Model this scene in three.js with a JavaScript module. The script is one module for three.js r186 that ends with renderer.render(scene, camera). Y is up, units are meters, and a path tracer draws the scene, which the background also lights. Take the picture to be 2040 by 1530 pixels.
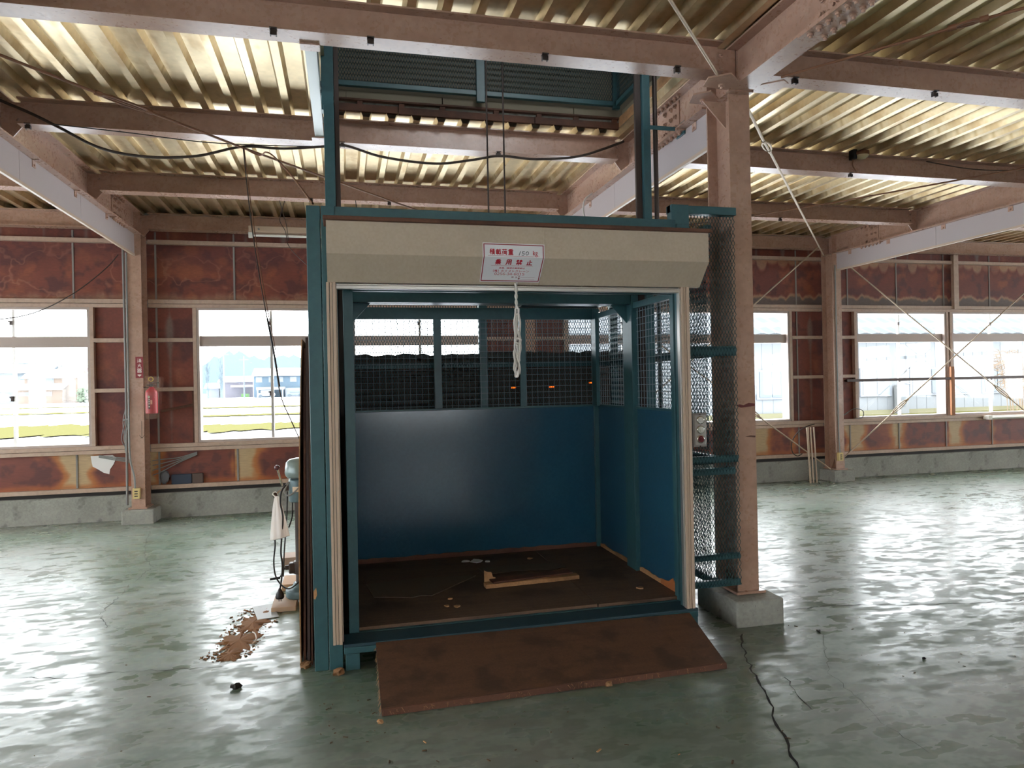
import * as THREE from 'three';
import { mergeGeometries, mergeVertices, toCreasedNormals } from 'three/addons/utils/BufferGeometryUtils.js';
import { RoundedBoxGeometry } from 'three/addons/geometries/RoundedBoxGeometry.js';

// ------------------------------------------------------------------ camera, sky, exposure
const scene = new THREE.Scene();
const renderer = new THREE.WebGLRenderer({ antialias: true });
renderer.toneMapping = THREE.LinearToneMapping;
renderer.toneMappingExposure = 1.35;
renderer.shadowMap.enabled = true;
const camera = new THREE.PerspectiveCamera(57.67, 2040 / 1530, 0.05, 2000);
camera.position.set(0, 1.55, 0);
camera.rotation.order = 'YXZ';
camera.rotation.set(0.00093, -0.23566, -0.02008);
// an even, overcast winter sky over fields that carry snow
scene.background = new THREE.Color(0.91, 0.965, 1.0);
scene.backgroundIntensity = 10.0;

// ------------------------------------------------------------------ helpers
let seed = 7;
const rnd = () => { seed = (seed + 0x6d2b79f5) | 0; let t = Math.imul(seed ^ (seed >>> 15), 1 | seed); t = (t + Math.imul(t ^ (t >>> 7), 61 | t)) ^ t; return ((t ^ (t >>> 14)) >>> 0) / 4294967296; };
const rr = (a, b) => a + (b - a) * rnd();
const V = (x, y, z) => new THREE.Vector3(x, y, z);
const clamp = (x, a = 0, b = 1) => Math.min(b, Math.max(a, x));
const sm = (a, b, x) => { const t = clamp((x - a) / (b - a)); return t * t * (3 - 2 * t); };
const mix = (a, b, t) => a + (b - a) * t;
const mix3 = (a, b, t) => [mix(a[0], b[0], t), mix(a[1], b[1], t), mix(a[2], b[2], t)];
const used = {};
const numbered = (n) => { const k = used[n] = (used[n] ?? -1) + 1; return k ? `${n}_${String(k).padStart(3, '0')}` : n; };

function wuv(g, s = 1) {                       // uv in metres, from the side a face looks to
  const n = g.index ? g.toNonIndexed() : g;
  if (!n.attributes.normal) n.computeVertexNormals();
  const p = n.attributes.position, uv = new Float32Array(p.count * 2), a = V(0, 0, 0), b = V(0, 0, 0), c = V(0, 0, 0);
  for (let i = 0; i < p.count; i += 3) {
    a.fromBufferAttribute(p, i); b.fromBufferAttribute(p, i + 1); c.fromBufferAttribute(p, i + 2);
    const f = b.clone().sub(a).cross(c.clone().sub(a)), ax = Math.abs(f.x), ay = Math.abs(f.y), az = Math.abs(f.z);
    [a, b, c].forEach((q, k) => {
      const u = az >= ax && az >= ay ? [q.x, q.y] : ax >= ay ? [q.z, q.y] : [q.x, q.z];
      uv[(i + k) * 2] = u[0] * s; uv[(i + k) * 2 + 1] = u[1] * s;
    });
  }
  n.setAttribute('uv', new THREE.BufferAttribute(uv, 2));
  for (const k of Object.keys(n.attributes)) if (!['position', 'normal', 'uv', 'color'].includes(k)) n.deleteAttribute(k);
  return n;
}
const box = (x0, x1, y0, y1, z0, z1) => { const g = new THREE.BoxGeometry(Math.abs(x1 - x0), Math.abs(y1 - y0), Math.abs(z1 - z0)); g.translate((x0 + x1) / 2, (y0 + y1) / 2, (z0 + z1) / 2); return wuv(g); };
const rbox = (x0, x1, y0, y1, z0, z1, r = 0.004, s = 1) => { const g = new RoundedBoxGeometry(Math.abs(x1 - x0), Math.abs(y1 - y0), Math.abs(z1 - z0), s, r); g.translate((x0 + x1) / 2, (y0 + y1) / 2, (z0 + z1) / 2); return wuv(g); };
const cyl = (a, b, r, r2 = r, n = 12, open = false) => {      // a rod from a to b
  const d = b.clone().sub(a), g = new THREE.CylinderGeometry(r2, r, d.length(), n, 1, open);
  g.applyQuaternion(new THREE.Quaternion().setFromUnitVectors(V(0, 1, 0), d.clone().normalize()));
  g.translate((a.x + b.x) / 2, (a.y + b.y) / 2, (a.z + b.z) / 2); return plain(g);
};
const plain = (g) => { const n = g.index ? g.toNonIndexed() : g; for (const k of Object.keys(n.attributes)) if (!['position', 'normal', 'uv'].includes(k)) n.deleteAttribute(k); return n; };
const tube = (pts, r, seg = 0, n = 7) => plain(new THREE.TubeGeometry(new THREE.CatmullRomCurve3(pts.map((p) => (p.isVector3 ? p : V(...p))), false, 'centripetal'), seg || pts.length * 6, r, n, false));
const lathe = (prof, n = 28) => plain(new THREE.LatheGeometry(prof.map(([r, y]) => new THREE.Vector2(r, y)), n));
const shapeOf = (pts) => { const s = new THREE.Shape(); pts.forEach(([x, y], i) => (i ? s.lineTo(x, y) : s.moveTo(x, y))); s.closePath(); return s; };
const extr = (pts, depth, bevel = 0) => wuv(new THREE.ExtrudeGeometry(shapeOf(pts), { depth, bevelEnabled: bevel > 0, bevelSize: bevel, bevelThickness: bevel, bevelSegments: 1 }));
const alongX = (g) => { g.rotateY(Math.PI / 2); return g; };   // a profile drawn in (z, y): x of the shape becomes -z
function poly(verts, faces) {                  // loose faces of three or four corners
  const p = [];
  for (const f of faces) for (const k of f.length === 4 ? [f[0], f[1], f[2], f[0], f[2], f[3]] : f) p.push(...verts[k]);
  const g = new THREE.BufferGeometry(); g.setAttribute('position', new THREE.BufferAttribute(new Float32Array(p), 3)); g.computeVertexNormals(); return wuv(g);
}
const hexa = (b, t) => poly([...b, ...t], [[3, 2, 1, 0], [4, 5, 6, 7], [0, 1, 5, 4], [1, 2, 6, 5], [2, 3, 7, 6], [3, 0, 4, 7]]);  // four corners below, four above, counter-clockwise from above
const join = (l) => (l.length === 1 ? l[0] : mergeGeometries(l.map((g) => { const n = g.index ? g.toNonIndexed() : g; if (!n.attributes.uv) n.setAttribute('uv', new THREE.BufferAttribute(new Float32Array(n.attributes.position.count * 2), 2)); return n; })));

function shade(m) { m.castShadow = true; m.receiveShadow = true; return m; }
function thing(name, label, category, base = [0, 0, 0], group) {
  const o = new THREE.Group(); o.name = numbered(name); o.position.set(...base); scene.add(o);
  o.userData = { label, category }; if (group) o.userData.group = group;
  return o;
}
function struct(name, base = [0, 0, 0]) { const o = new THREE.Group(); o.name = numbered(name); o.position.set(...base); o.userData.kind = 'structure'; scene.add(o); return o; }
function part(name, geo, m, parent, label) {   // geometry in world metres, put under its thing
  const g = join(Array.isArray(geo) ? geo : [geo]);
  let at = V(0, 0, 0); for (let p = parent; p && p !== scene; p = p.parent) at.add(p.position);
  if (at.lengthSq()) g.translate(-at.x, -at.y, -at.z);
  const o = shade(new THREE.Mesh(g, m)); o.name = name; parent.add(o); if (label) o.userData.label = label;
  return o;
}
function piece(name, geo, m, parent, pos, rot) { // a mesh that shares its geometry, at a place of its own
  const o = shade(new THREE.Mesh(geo, m)); o.name = name; o.position.set(...pos); if (rot) o.rotation.set(...rot); parent.add(o); return o;
}
function solo(name, geo, m, label, category, base, group) { // a thing that is one mesh
  const g = join(Array.isArray(geo) ? geo : [geo]); if (base) g.translate(-base[0], -base[1], -base[2]);
  const o = shade(new THREE.Mesh(g, m)); o.name = numbered(name); if (base) o.position.set(...base); scene.add(o);
  o.userData = { label, category }; if (group) o.userData.group = group; return o;
}
function copy(o, label, pos, turn) {
  const c = o.clone(); c.name = numbered(o.name.replace(/_\d{3}$/, '')); c.userData = { ...o.userData, label }; if (pos) c.position.set(...pos); if (turn !== undefined) c.rotation.y = turn; scene.add(c); return c;
}

// ------------------------------------------------------------------ textures
const hash = (x, y, s) => { let h = Math.imul(x, 374761393) ^ Math.imul(y, 668265263) ^ Math.imul(s, 1274126177); h = Math.imul(h ^ (h >>> 13), 1274126177); return ((h ^ (h >>> 16)) >>> 0) / 4294967296; };
function vn(x, y, px, py, s) {                  // value noise that repeats after px by py
  const ix = Math.floor(x), iy = Math.floor(y), fx = x - ix, fy = y - iy, u = fx * fx * (3 - 2 * fx), v = fy * fy * (3 - 2 * fy);
  const w = (k, p) => ((k % p) + p) % p, x0 = w(ix, px), x1 = w(ix + 1, px), y0 = w(iy, py), y1 = w(iy + 1, py);
  return mix(mix(hash(x0, y0, s), hash(x1, y0, s), u), mix(hash(x0, y1, s), hash(x1, y1, s), u), v);
}
function fbm(u, v, f, o, s, ax = 1) { let a = 0.5, t = 0, n = 0; for (let i = 0; i < o; i++) { const fx = Math.max(1, Math.round(f * ax)), fy = Math.max(1, Math.round(f)); t += a * vn(u * fx, v * fy, fx, fy, s + i * 17); n += a; a *= 0.5; f *= 2; } return t / n; }
function tex(w, h, fn, { srgb = true, repeat } = {}) {
  const d = new Uint8Array(w * h * 4);
  for (let y = 0; y < h; y++) for (let x = 0; x < w; x++) {
    const c = fn((x + 0.5) / w, (y + 0.5) / h, x, y), i = (y * w + x) * 4;
    if (typeof c === 'number') d[i] = d[i + 1] = d[i + 2] = clamp(c) * 255; else { d[i] = clamp(c[0], 0, 255); d[i + 1] = clamp(c[1], 0, 255); d[i + 2] = clamp(c[2], 0, 255); }
    d[i + 3] = 255;
  }
  const t = new THREE.DataTexture(d, w, h); t.wrapS = t.wrapT = THREE.RepeatWrapping; t.magFilter = THREE.LinearFilter; if (srgb) t.colorSpace = THREE.SRGBColorSpace;
  if (repeat) t.repeat.set(...repeat); t.needsUpdate = true; return t;
}
function canvasTex(w, h, draw) { const c = document.createElement('canvas'); c.width = w; c.height = h; draw(c.getContext('2d'), w, h); const t = new THREE.CanvasTexture(c); t.colorSpace = THREE.SRGBColorSpace; t.magFilter = THREE.LinearFilter; return t; }
const std = (color, roughness = 0.6, metalness = 0, o = {}) => new THREE.MeshStandardMaterial({ color, roughness, metalness, side: THREE.DoubleSide, ...o });
const phy = (color, roughness, metalness, o) => new THREE.MeshPhysicalMaterial({ color, roughness, metalness, side: THREE.DoubleSide, ...o });

// concrete floor under worn green paint: tile of 5 m
const floorN = 1600;
const floorColor = tex(floorN, floorN, (u, v) => {
  const wx = u + 0.015 * (fbm(u, v, 8, 2, 5) - 0.5), wy = v + 0.015 * (fbm(u, v, 8, 2, 9) - 0.5);
  const big = fbm(wx, wy, 4, 4, 11), str = fbm(wx, wy, 80, 4, 31, 0.3), fine = vn(u * 260, v * 260, 260, 260, 41), flake = fbm(wx, wy, 110, 3, 51, 0.5);
  let c = mix3([102, 118, 104], [124, 134, 122], fine);
  c = mix3(c, [150, 153, 148], sm(0.3, 0.75, big * 0.5 + str * 0.5) * 0.6);
  c = mix3(c, [92, 96, 88], sm(0.52, 0.66, flake) * 0.35);
  c = mix3(c, [112, 104, 90], sm(0.5, 0.9, fbm(u, v, 16, 4, 77, 0.5)) * 0.3);
  if (vn(u * 300, v * 300, 300, 300, 91) > 0.987) c = mix3(c, [60, 52, 42], 0.5);
  return c;
}, { repeat: [0.2, 0.2] });
const floorRough = tex(1200, 1200, (u, v) => { const wx = u + 0.015 * (fbm(u, v, 8, 2, 5) - 0.5), wy = v + 0.015 * (fbm(u, v, 8, 2, 9) - 0.5), a = fbm(wx, wy, 110, 3, 51, 0.5), b = fbm(u, v, 6, 4, 61), d = fbm(wx, wy, 50, 3, 71, 0.35); return 0.18 + 0.17 * sm(0.45, 0.6, a) + 0.09 * sm(0.3, 0.7, b) + 0.12 * sm(0.4, 0.62, d); }, { srgb: false, repeat: [0.2, 0.2] });
const floorBump = tex(1200, 1200, (u, v) => 0.6 * fbm(u, v, 110, 3, 51, 0.5) + 0.4 * fbm(u, v, 26, 4, 141, 0.6), { srgb: false, repeat: [0.2, 0.2] });

const paintMottle = (base, dark, light, s, chips = 0.5) => tex(512, 512, (u, v) => {
  const a = fbm(u, v, 4, 5, s), b = fbm(u, v, 40, 3, s + 7), d = fbm(u, v, 14, 4, s + 13);
  let c = mix3(base, dark, sm(0.35, 0.9, a) * 0.45); c = mix3(c, light, sm(0.4, 0.9, d) * 0.3);
  c = c.map((k) => k * (0.95 + 0.1 * b));
  if (vn(u * 90, v * 90, 90, 90, s + 3) > 0.985) c = mix3(c, [74, 48, 36], chips);
  return c;
});
const steelTex = paintMottle([182, 147, 128], [158, 120, 100], [196, 166, 148], 200);
const girtTex = paintMottle([186, 160, 142], [150, 118, 98], [204, 184, 168], 230, 0.8);
const tealTex = paintMottle([58, 98, 104], [46, 80, 87], [68, 108, 112], 260, 0.4);
const blueTex = tex(1024, 1024, (u, v) => {
  const a = fbm(u, v, 3, 4, 301), b = fbm(u, v, 60, 2, 311); let c = mix3([38, 82, 106], [46, 92, 114], a).map((k) => k * (0.96 + 0.08 * b)); return c;
});
const scratch = canvasTex(1024, 1024, (g, w, h) => {
  g.fillStyle = '#fff'; g.fillRect(0, 0, w, h);
  for (let i = 0; i < 230; i++) { const cx = rr(0.1, 0.62) * w, cy = rr(0.45, 0.8) * h, a = rr(-0.5, 2.6), l = rr(4, 34); g.strokeStyle = `rgba(40,40,40,${rr(0.3, 0.9)})`; g.lineWidth = rr(0.7, 1.7); g.beginPath(); g.moveTo(cx, cy); g.quadraticCurveTo(cx + Math.cos(a) * l * 0.5 + rr(-4, 4), cy + Math.sin(a) * l * 0.5 + rr(-4, 4), cx + Math.cos(a) * l, cy + Math.sin(a) * l); g.stroke(); }
  g.fillStyle = '#333'; g.beginPath(); g.arc(0.33 * w, 0.57 * h, 6, 0, 7); g.fill();
});
scratch.colorSpace = THREE.NoColorSpace;
const concreteTex = tex(512, 512, (u, v) => {
  const a = fbm(u, v, 4, 5, 401), b = fbm(u, v, 60, 3, 411), d = fbm(u, v, 9, 4, 421);
  let c = mix3([142, 142, 134], [168, 168, 160], a).map((k) => k * (0.92 + 0.16 * b)); c = mix3(c, [104, 104, 100], sm(0.58, 0.75, d) * 0.6);
  if (vn(u * 70, v * 70, 70, 70, 431) > 0.975) c = mix3(c, [60, 58, 54], 0.7);
  return c;
});
function rust(kind, s) {                       // stained red-brown backing boards: u along the wall, v up the board
  const A = kind === 'side' ? 1 : kind === 'low' ? 13 : 4, q = kind === 'low' ? 0.34 : kind === 'side' ? 0.8 : 0.5, N = (u, v, f, o, k) => fbm(u, v, f * q, o, k, A);   // as fine along the wall as up it
  return tex(768, 384, (u, v) => {
    const wu = u + 0.05 / A * (N(u, v, 5, 4, s) - 0.5), wv = v + 0.1 * (N(u, v, 5, 4, s + 5) - 0.5);
    const a = N(wu, wv, 5, 4, s + 11), b = N(wu, wv, 11, 4, s + 23), f = fbm(u, v, 90, 2, s + 31);
    let c = mix3([108, 54, 46], [130, 66, 50], a); c = mix3(c, [84, 44, 44], sm(0.5, 0.72, b) * 0.7);
    c = mix3(c, [150, 84, 54], sm(0.54, 0.8, N(wu, wv, 7, 4, s + 41)) * 0.75);
    if (kind === 'scallop') {
      const k = u * 15, i = Math.floor(k), d = Math.abs(k - i - 0.5) + 0.1 * (N(wu, wv, 18, 3, s + 48) - 0.5), len = (0.08 + 0.3 * hash(i, 3, s) * hash(i, 4, s)) * Math.sqrt(Math.max(0.02, 1 - 3.6 * d * d)), drop = 1 - v - len;
      c = mix3(c, [186, 154, 118], sm(0.06, -0.06, drop) * 0.7 * (0.35 + 0.65 * hash(i, 9, s)));
      c = mix3(c, [104, 44, 32], Math.exp(-Math.pow((drop - 0.07) * 22, 2)) * 0.5);
      const low = v - 0.13 - 0.16 * N(wu, 0.3, 14, 3, s + 51);
      c = mix3(c, [176, 140, 108], sm(0.05, -0.02, low) * 0.75); c = mix3(c, [84, 78, 78], sm(-0.03, -0.09, low - 0.01) * 0.75);
    }
    if (kind === 'low') {
      const k = u * 6 + 0.35 * (hash(Math.round(u * 6), 2, s) - 0.5), i = Math.round(k), d = Math.abs(k - i), wide = (0.08 + 0.22 * hash(i, 5, s)) * (0.55 + 0.6 * Math.abs(v - 0.45)) * (hash(i, 8, s) > 0.66 ? 1 : -0.4), e = d - wide + 0.12 * (N(wu, wv, 9, 3, s + 61) - 0.5);
      c = mix3(c, [190, 118, 58], sm(0.13, 0.02, e) * 0.8); c = mix3(c, [188, 168, 132], sm(0.03, -0.05, e) * 0.85);
      c = mix3(c, [170, 96, 44], sm(0.14, 0, v - 0.1 * N(wu, 0.7, 9, 3, s + 71)) * 0.6);
    }
    if (kind === 'wavy') {
      const e = Math.abs(N(wu, wv, 4, 4, s + 81) - 0.5); c = mix3(c, [160, 108, 82], sm(0.03, 0.0, e) * 0.55); c = mix3(c, [86, 46, 48], sm(0.5, 0.8, v) * 0.3);
      c = mix3(c, [172, 136, 106], sm(0.16, 0, v + 0.22 * (N(wu, 0.2, 12, 3, s + 91) - 0.5)) * 0.6);
    }
    if (kind === 'side') {
      const e = Math.min(u * 4 % 1, 1 - (u * 4 % 1)) + 0.2 * (N(wu, wv, 6, 3, s + 95) - 0.5); c = mix3(c, [128, 112, 104], sm(0.1, -0.02, e) * 0.8); c = mix3(c, [170, 110, 76], sm(0.66, 0.8, N(wu, wv, 4, 4, s + 97)) * 0.6);
    }
    return c.map((k) => k * (0.93 + 0.14 * f));
  });
}
const rustUpL = rust('wavy', 500), rustUpR = rust('scallop', 540), rustLow = rust('low', 580), rustSide = rust('side', 620);
const woodTex = (a, b, s, f = 5) => tex(1024, 512, (u, v) => {
  const w = v + 0.01 * fbm(u, v, 4, 3, s), g = fbm(u, w, 40, 4, s + 5, 0.06), k = fbm(u, v, f, 4, s + 9), n = fbm(u, v, 120, 2, s + 15);
  let c = mix3(a, b, g); c = mix3(c, a.map((q) => q * 0.62), sm(0.45, 0.8, k) * 0.6); return c.map((q) => q * (0.92 + 0.16 * n));
});
const rampTex = woodTex([92, 62, 46], [108, 74, 54], 700, 9), plyTex = woodTex([96, 74, 60], [114, 90, 72], 730, 4), darkWoodTex = woodTex([92, 58, 44], [116, 76, 56], 760), paleWoodTex = woodTex([176, 128, 86], [204, 158, 112], 790);
const deckTex = tex(512, 512, (u, v) => { const a = fbm(u, v, 5, 5, 801), b = fbm(u, v, 60, 2, 811), d = fbm(u, v, 8, 4, 821, 2); let c = mix3([204, 184, 146], [218, 200, 164], a); c = mix3(c, [164, 132, 88], sm(0.55, 0.8, d) * 0.5); return c.map((k) => k * (0.96 + 0.08 * b)); }, { repeat: [0.5, 0.5] });
const steelRough = tex(512, 512, (u, v) => 0.24 + 0.05 * fbm(u, v, 4, 4, 951) + 0.06 * fbm(u, v, 60, 2, 961), { srgb: false });
const deckRough = tex(256, 256, (u, v) => 0.28 + 0.2 * fbm(u, v, 6, 4, 841), { srgb: false, repeat: [0.5, 0.5] });
const clothTex = tex(256, 256, (u, v) => { const a = fbm(u, v, 90, 2, 861), b = fbm(u, v, 5, 4, 871); return mix3([188, 170, 148], [198, 182, 162], a).map((k) => k * (0.95 + 0.08 * b)); });

const M = {
  floor: phy(0xffffff, 1, 0, { map: floorColor, roughnessMap: floorRough, bumpMap: floorBump, bumpScale: 0.0013, vertexColors: true, specularIntensity: 1 }),
  steel: std(0xffffff, 1, 0, { map: steelTex, roughnessMap: steelRough }), girt: std(0xffffff, 0.5, 0, { map: girtTex }), teal: std(0xffffff, 0.38, 0, { map: tealTex }),
  blue: phy(0xffffff, 0.34, 0, { map: blueTex }), blueBack: phy(0xffffff, 0.17, 0, { map: blueTex, bumpMap: scratch, bumpScale: 0.0012 }),
  concrete: std(0xffffff, 0.85, 0, { map: concreteTex }), deck: phy(0xffffff, 1, 0.85, { map: deckTex, roughnessMap: deckRough }),
  rustUpL: std(0xffffff, 0.6, 0, { map: rustUpL }), rustUpR: std(0xffffff, 0.6, 0, { map: rustUpR }), rustLow: std(0xffffff, 0.55, 0, { map: rustLow }), rustSide: std(0xffffff, 0.6, 0, { map: rustSide }),
  ramp: std(0xffffff, 0.7, 0, { map: rampTex }), ply: std(0xffffff, 0.75, 0, { map: plyTex }), darkWood: std(0xffffff, 0.7, 0, { map: darkWoodTex }), paleWood: std(0xffffff, 0.65, 0, { map: paleWoodTex }),
  barrier: std(0xb7abaa, 0.6), seamStrip: std(0x8c8680, 0.6), dark: std(0x2a2524, 0.7), black: std(0x141414, 0.5), rubber: std(0x1b1b1c, 0.55), cord: std(0x3a2c24, 0.6), rope: std(0xd8d2cc, 0.7),
  upperBoard: std(0x857c69, 0.7), cover: std(0xffffff, 0.55, 0, { map: clothTex }), cream: std(0xc4ad98, 0.5), palePaint: std(0xc2c9c4, 0.35), alum: std(0xc8c6c2, 0.35, 0.8), chrome: std(0xd5d2cc, 0.2, 1), frame: std(0xb3a39a, 0.5, 0.1), rod: std(0xb9a48c, 0.45, 0.3), rustRod: std(0x7b5238, 0.6, 0.1),
  glass: phy(0xffffff, 0.02, 0, { transmission: 1, thickness: 0, ior: 1.5 }), film: phy(0xfbfaf8, 0.05, 0, { transmission: 1, thickness: 0, ior: 1.4 }), amber: phy(0xff7a18, 0.9, 0, { transmission: 0.55, thickness: 0 }),
  sillPaint: std(0x27424c, 0.55), straw: phy(0x4d4b30, 1, 0, { specularIntensity: 0 }), snow: phy(0xe9edf2, 1, 0, { specularIntensity: 0 }), grey: std(0x8a8a88, 0.6), greyBlue: std(0x5f7684, 0.4), red: std(0xb1182c, 0.35), yellow: std(0xd9b84e, 0.5), white: std(0xe6e2da, 0.6), paper: std(0xe9e6e4, 0.7), bag: phy(0xfaf8f6, 0.7, 0, { transmission: 0.5, thickness: 0 }),
  wire: std(0x7d8f98, 0.45, 0.2), mesh: std(0x24484c, 0.45, 0.1), iron: std(0x4a3f3b, 0.5, 0.4), earth: std(0x8a6544, 0.95), crack: std(0x17150f, 1), chip: std(0x5d4630, 0.9), lineol: std(0x6a5a4c, 0.8), board: std(0x4a3a34, 0.85),
};
const rep = (t, w, h, ox = 0, oy = 0) => { t.repeat.set(1 / w, 1 / h); t.offset.set(ox, -oy / h); };
rep(rustUpL, 2.73, 0.685, 0.1, 2.68); rep(rustUpR, 2.73, 0.685, 0.3, 2.68); rep(rustLow, 5.46, 0.41, 0.25, 0.40); rep(rustSide, 1.82, 1.7, 0.4, 0.9);

// ------------------------------------------------------------------ floor
const X0 = -7.3, X1 = 16.9, ZB = -9.33, ZF = 9.0;
{
  const f = struct('floor');
  const g = new THREE.PlaneGeometry(X1 - X0 + 0.3, ZF - ZB + 0.3, 110, 84); g.rotateX(-Math.PI / 2); g.translate((X0 + X1) / 2, 0, (ZF + ZB) / 2);
  const p = g.attributes.position, uv = g.attributes.uv, col = new Float32Array(p.count * 3);
  for (let i = 0; i < p.count; i++) {
    const x = p.getX(i), z = p.getZ(i); uv.setXY(i, x, z);
    const w = sm(0.3, 0.7, fbm((x + 10) / 40, (z + 12) / 40, 34, 4, 901)), c = mix3([0.82, 0.95, 0.83], [1.22, 1.2, 1.22], w);   // paint walked pale in patches, alike over the whole floor
    col.set(c, i * 3);
  }
  g.setAttribute('color', new THREE.BufferAttribute(col, 3));
  const slab = part('paint', g, M.floor, f);
  slab.name = 'floor_surface';
  part('slab', box(X0 - 0.15, X1 + 0.15, -0.25, -0.004, ZB - 0.15, ZF + 0.15), M.concrete, f);
  const crack = (pts, w) => {                  // a jagged open crack, drawn as a thin dark sliver
    const l = [], r = [];
    for (let i = 0; i < pts.length - 1; i++) { const a = V(pts[i][0], 0, pts[i][1]), b = V(pts[i + 1][0], 0, pts[i + 1][1]), n = Math.max(2, Math.round(a.distanceTo(b) / 0.045)), d = b.clone().sub(a).normalize(), s = V(-d.z, 0, d.x);
      for (let k = i ? 1 : 0; k <= n; k++) { const q = a.clone().lerp(b, k / n).addScaledVector(s, rr(-0.012, 0.012)), h = w * rr(0.25, 1); l.push(q.clone().addScaledVector(s, h)); r.push(q.clone().addScaledVector(s, -h)); } }
    const vs = [...l, ...r].map((q) => [q.x, 0.0012, q.z]), m = l.length, fs = []; for (let i = 0; i < m - 1; i++) fs.push([i, i + 1, m + i + 1, m + i]);
    part('crack', poly(vs, fs), M.crack, f);
  };
  crack([[2.33, -3.82], [2.21, -3.63], [2.06, -3.27], [1.95, -2.97], [1.84, -2.73], [1.73, -2.44], [1.62, -2.1]], 0.008);
  crack([[2.2, -3.2], [2.13, -3.02], [2.1, -2.86]], 0.003); crack([[2.87, -4.13], [3.1, -4.13], [3.35, -4.095], [3.66, -3.99], [4.18, -3.89], [4.5, -3.84], [5.6, -3.75]], 0.004);
  crack([[-2.14, -8.53], [-2.0, -7.77], [-1.85, -7.18], [-1.68, -6.75], [-1.71, -6.19], [-1.7, -5.9], [-1.69, -5.42], [-1.55, -5.1]], 0.0028);
  crack([[-2.3, -4.36], [-1.85, -4.33], [-1.7, -4.335], [-1.51, -4.265], [-1.26, -4.276], [-0.95, -4.23], [-0.7, -4.2]], 0.003);
  crack([[2.78, -3.67], [2.45, -3.19], [2.32, -2.66], [2.3, -2.4]], 0.0015); crack([[3.4, -3.6], [3.9, -3.4], [4.6, -3.25]], 0.002);
}

// ------------------------------------------------------------------ window builder: along x in the wall at z (inside face), frames of pressed steel
let winCount = 0;
function windowX(x0, x1, z, out, opt = {}) {  // out: -1 when outside is towards -z
  const w = struct(`window_${++winCount}`, [(x0 + x1) / 2, 0.91, z]), Z = (a) => z + out * a, yb = 0.91, yt = 2.583, f = 0.028, bar = 0.032, xm = (x0 + x1) / 2 + 0.02;
  const bz = (a, b, c, d, e, g) => box(a, b, c, d, Z(e), Z(g));
  part('frame', [bz(x0, x0 + f, yb, yt, 0, 0.14), bz(x1 - f, x1, yb, yt, 0, 0.14), bz(x0 + f, x1 - f, yb, yb + f, 0, 0.14), bz(x0 + f, x1 - f, yt - f, yt, 0, 0.14)], M.frame, w);
  part('transom', bz(x0 + f, x1 - f, 2.107, 2.235, 0.05, 0.13), M.frame, w);
  part('mullion', bz(xm - 0.017, xm + 0.017, yb + f, 2.107, 0.085, 0.125), M.alum, w); part('mullion', bz(xm - 0.014, xm + 0.014, 2.235, yt - f, 0.09, 0.125), M.alum, w);
  if (!opt.plain) { const l = [[1.5, 0.03], [2.4, 0.025]]; for (const [y, s] of l) part('latch', [bz(xm - 0.03, xm - 0.012, y - s, y + s, 0.06, 0.085), bz(xm - 0.045, xm - 0.012, y + s * 0.4, y + s * 0.9, 0.055, 0.075)], M.iron, w); }
  for (const [a, b] of [[x0 + f, xm - 0.014], [xm + 0.014, x1 - f]]) for (const [c, d] of [[yb + f, 2.107], [2.235, yt - f]]) {
    const g = new THREE.PlaneGeometry(b - a, d - c); g.translate((a + b) / 2, (c + d) / 2, Z(0.105)); part('pane', plain(g), M.glass, w);
  }
  return w;
}

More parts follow.
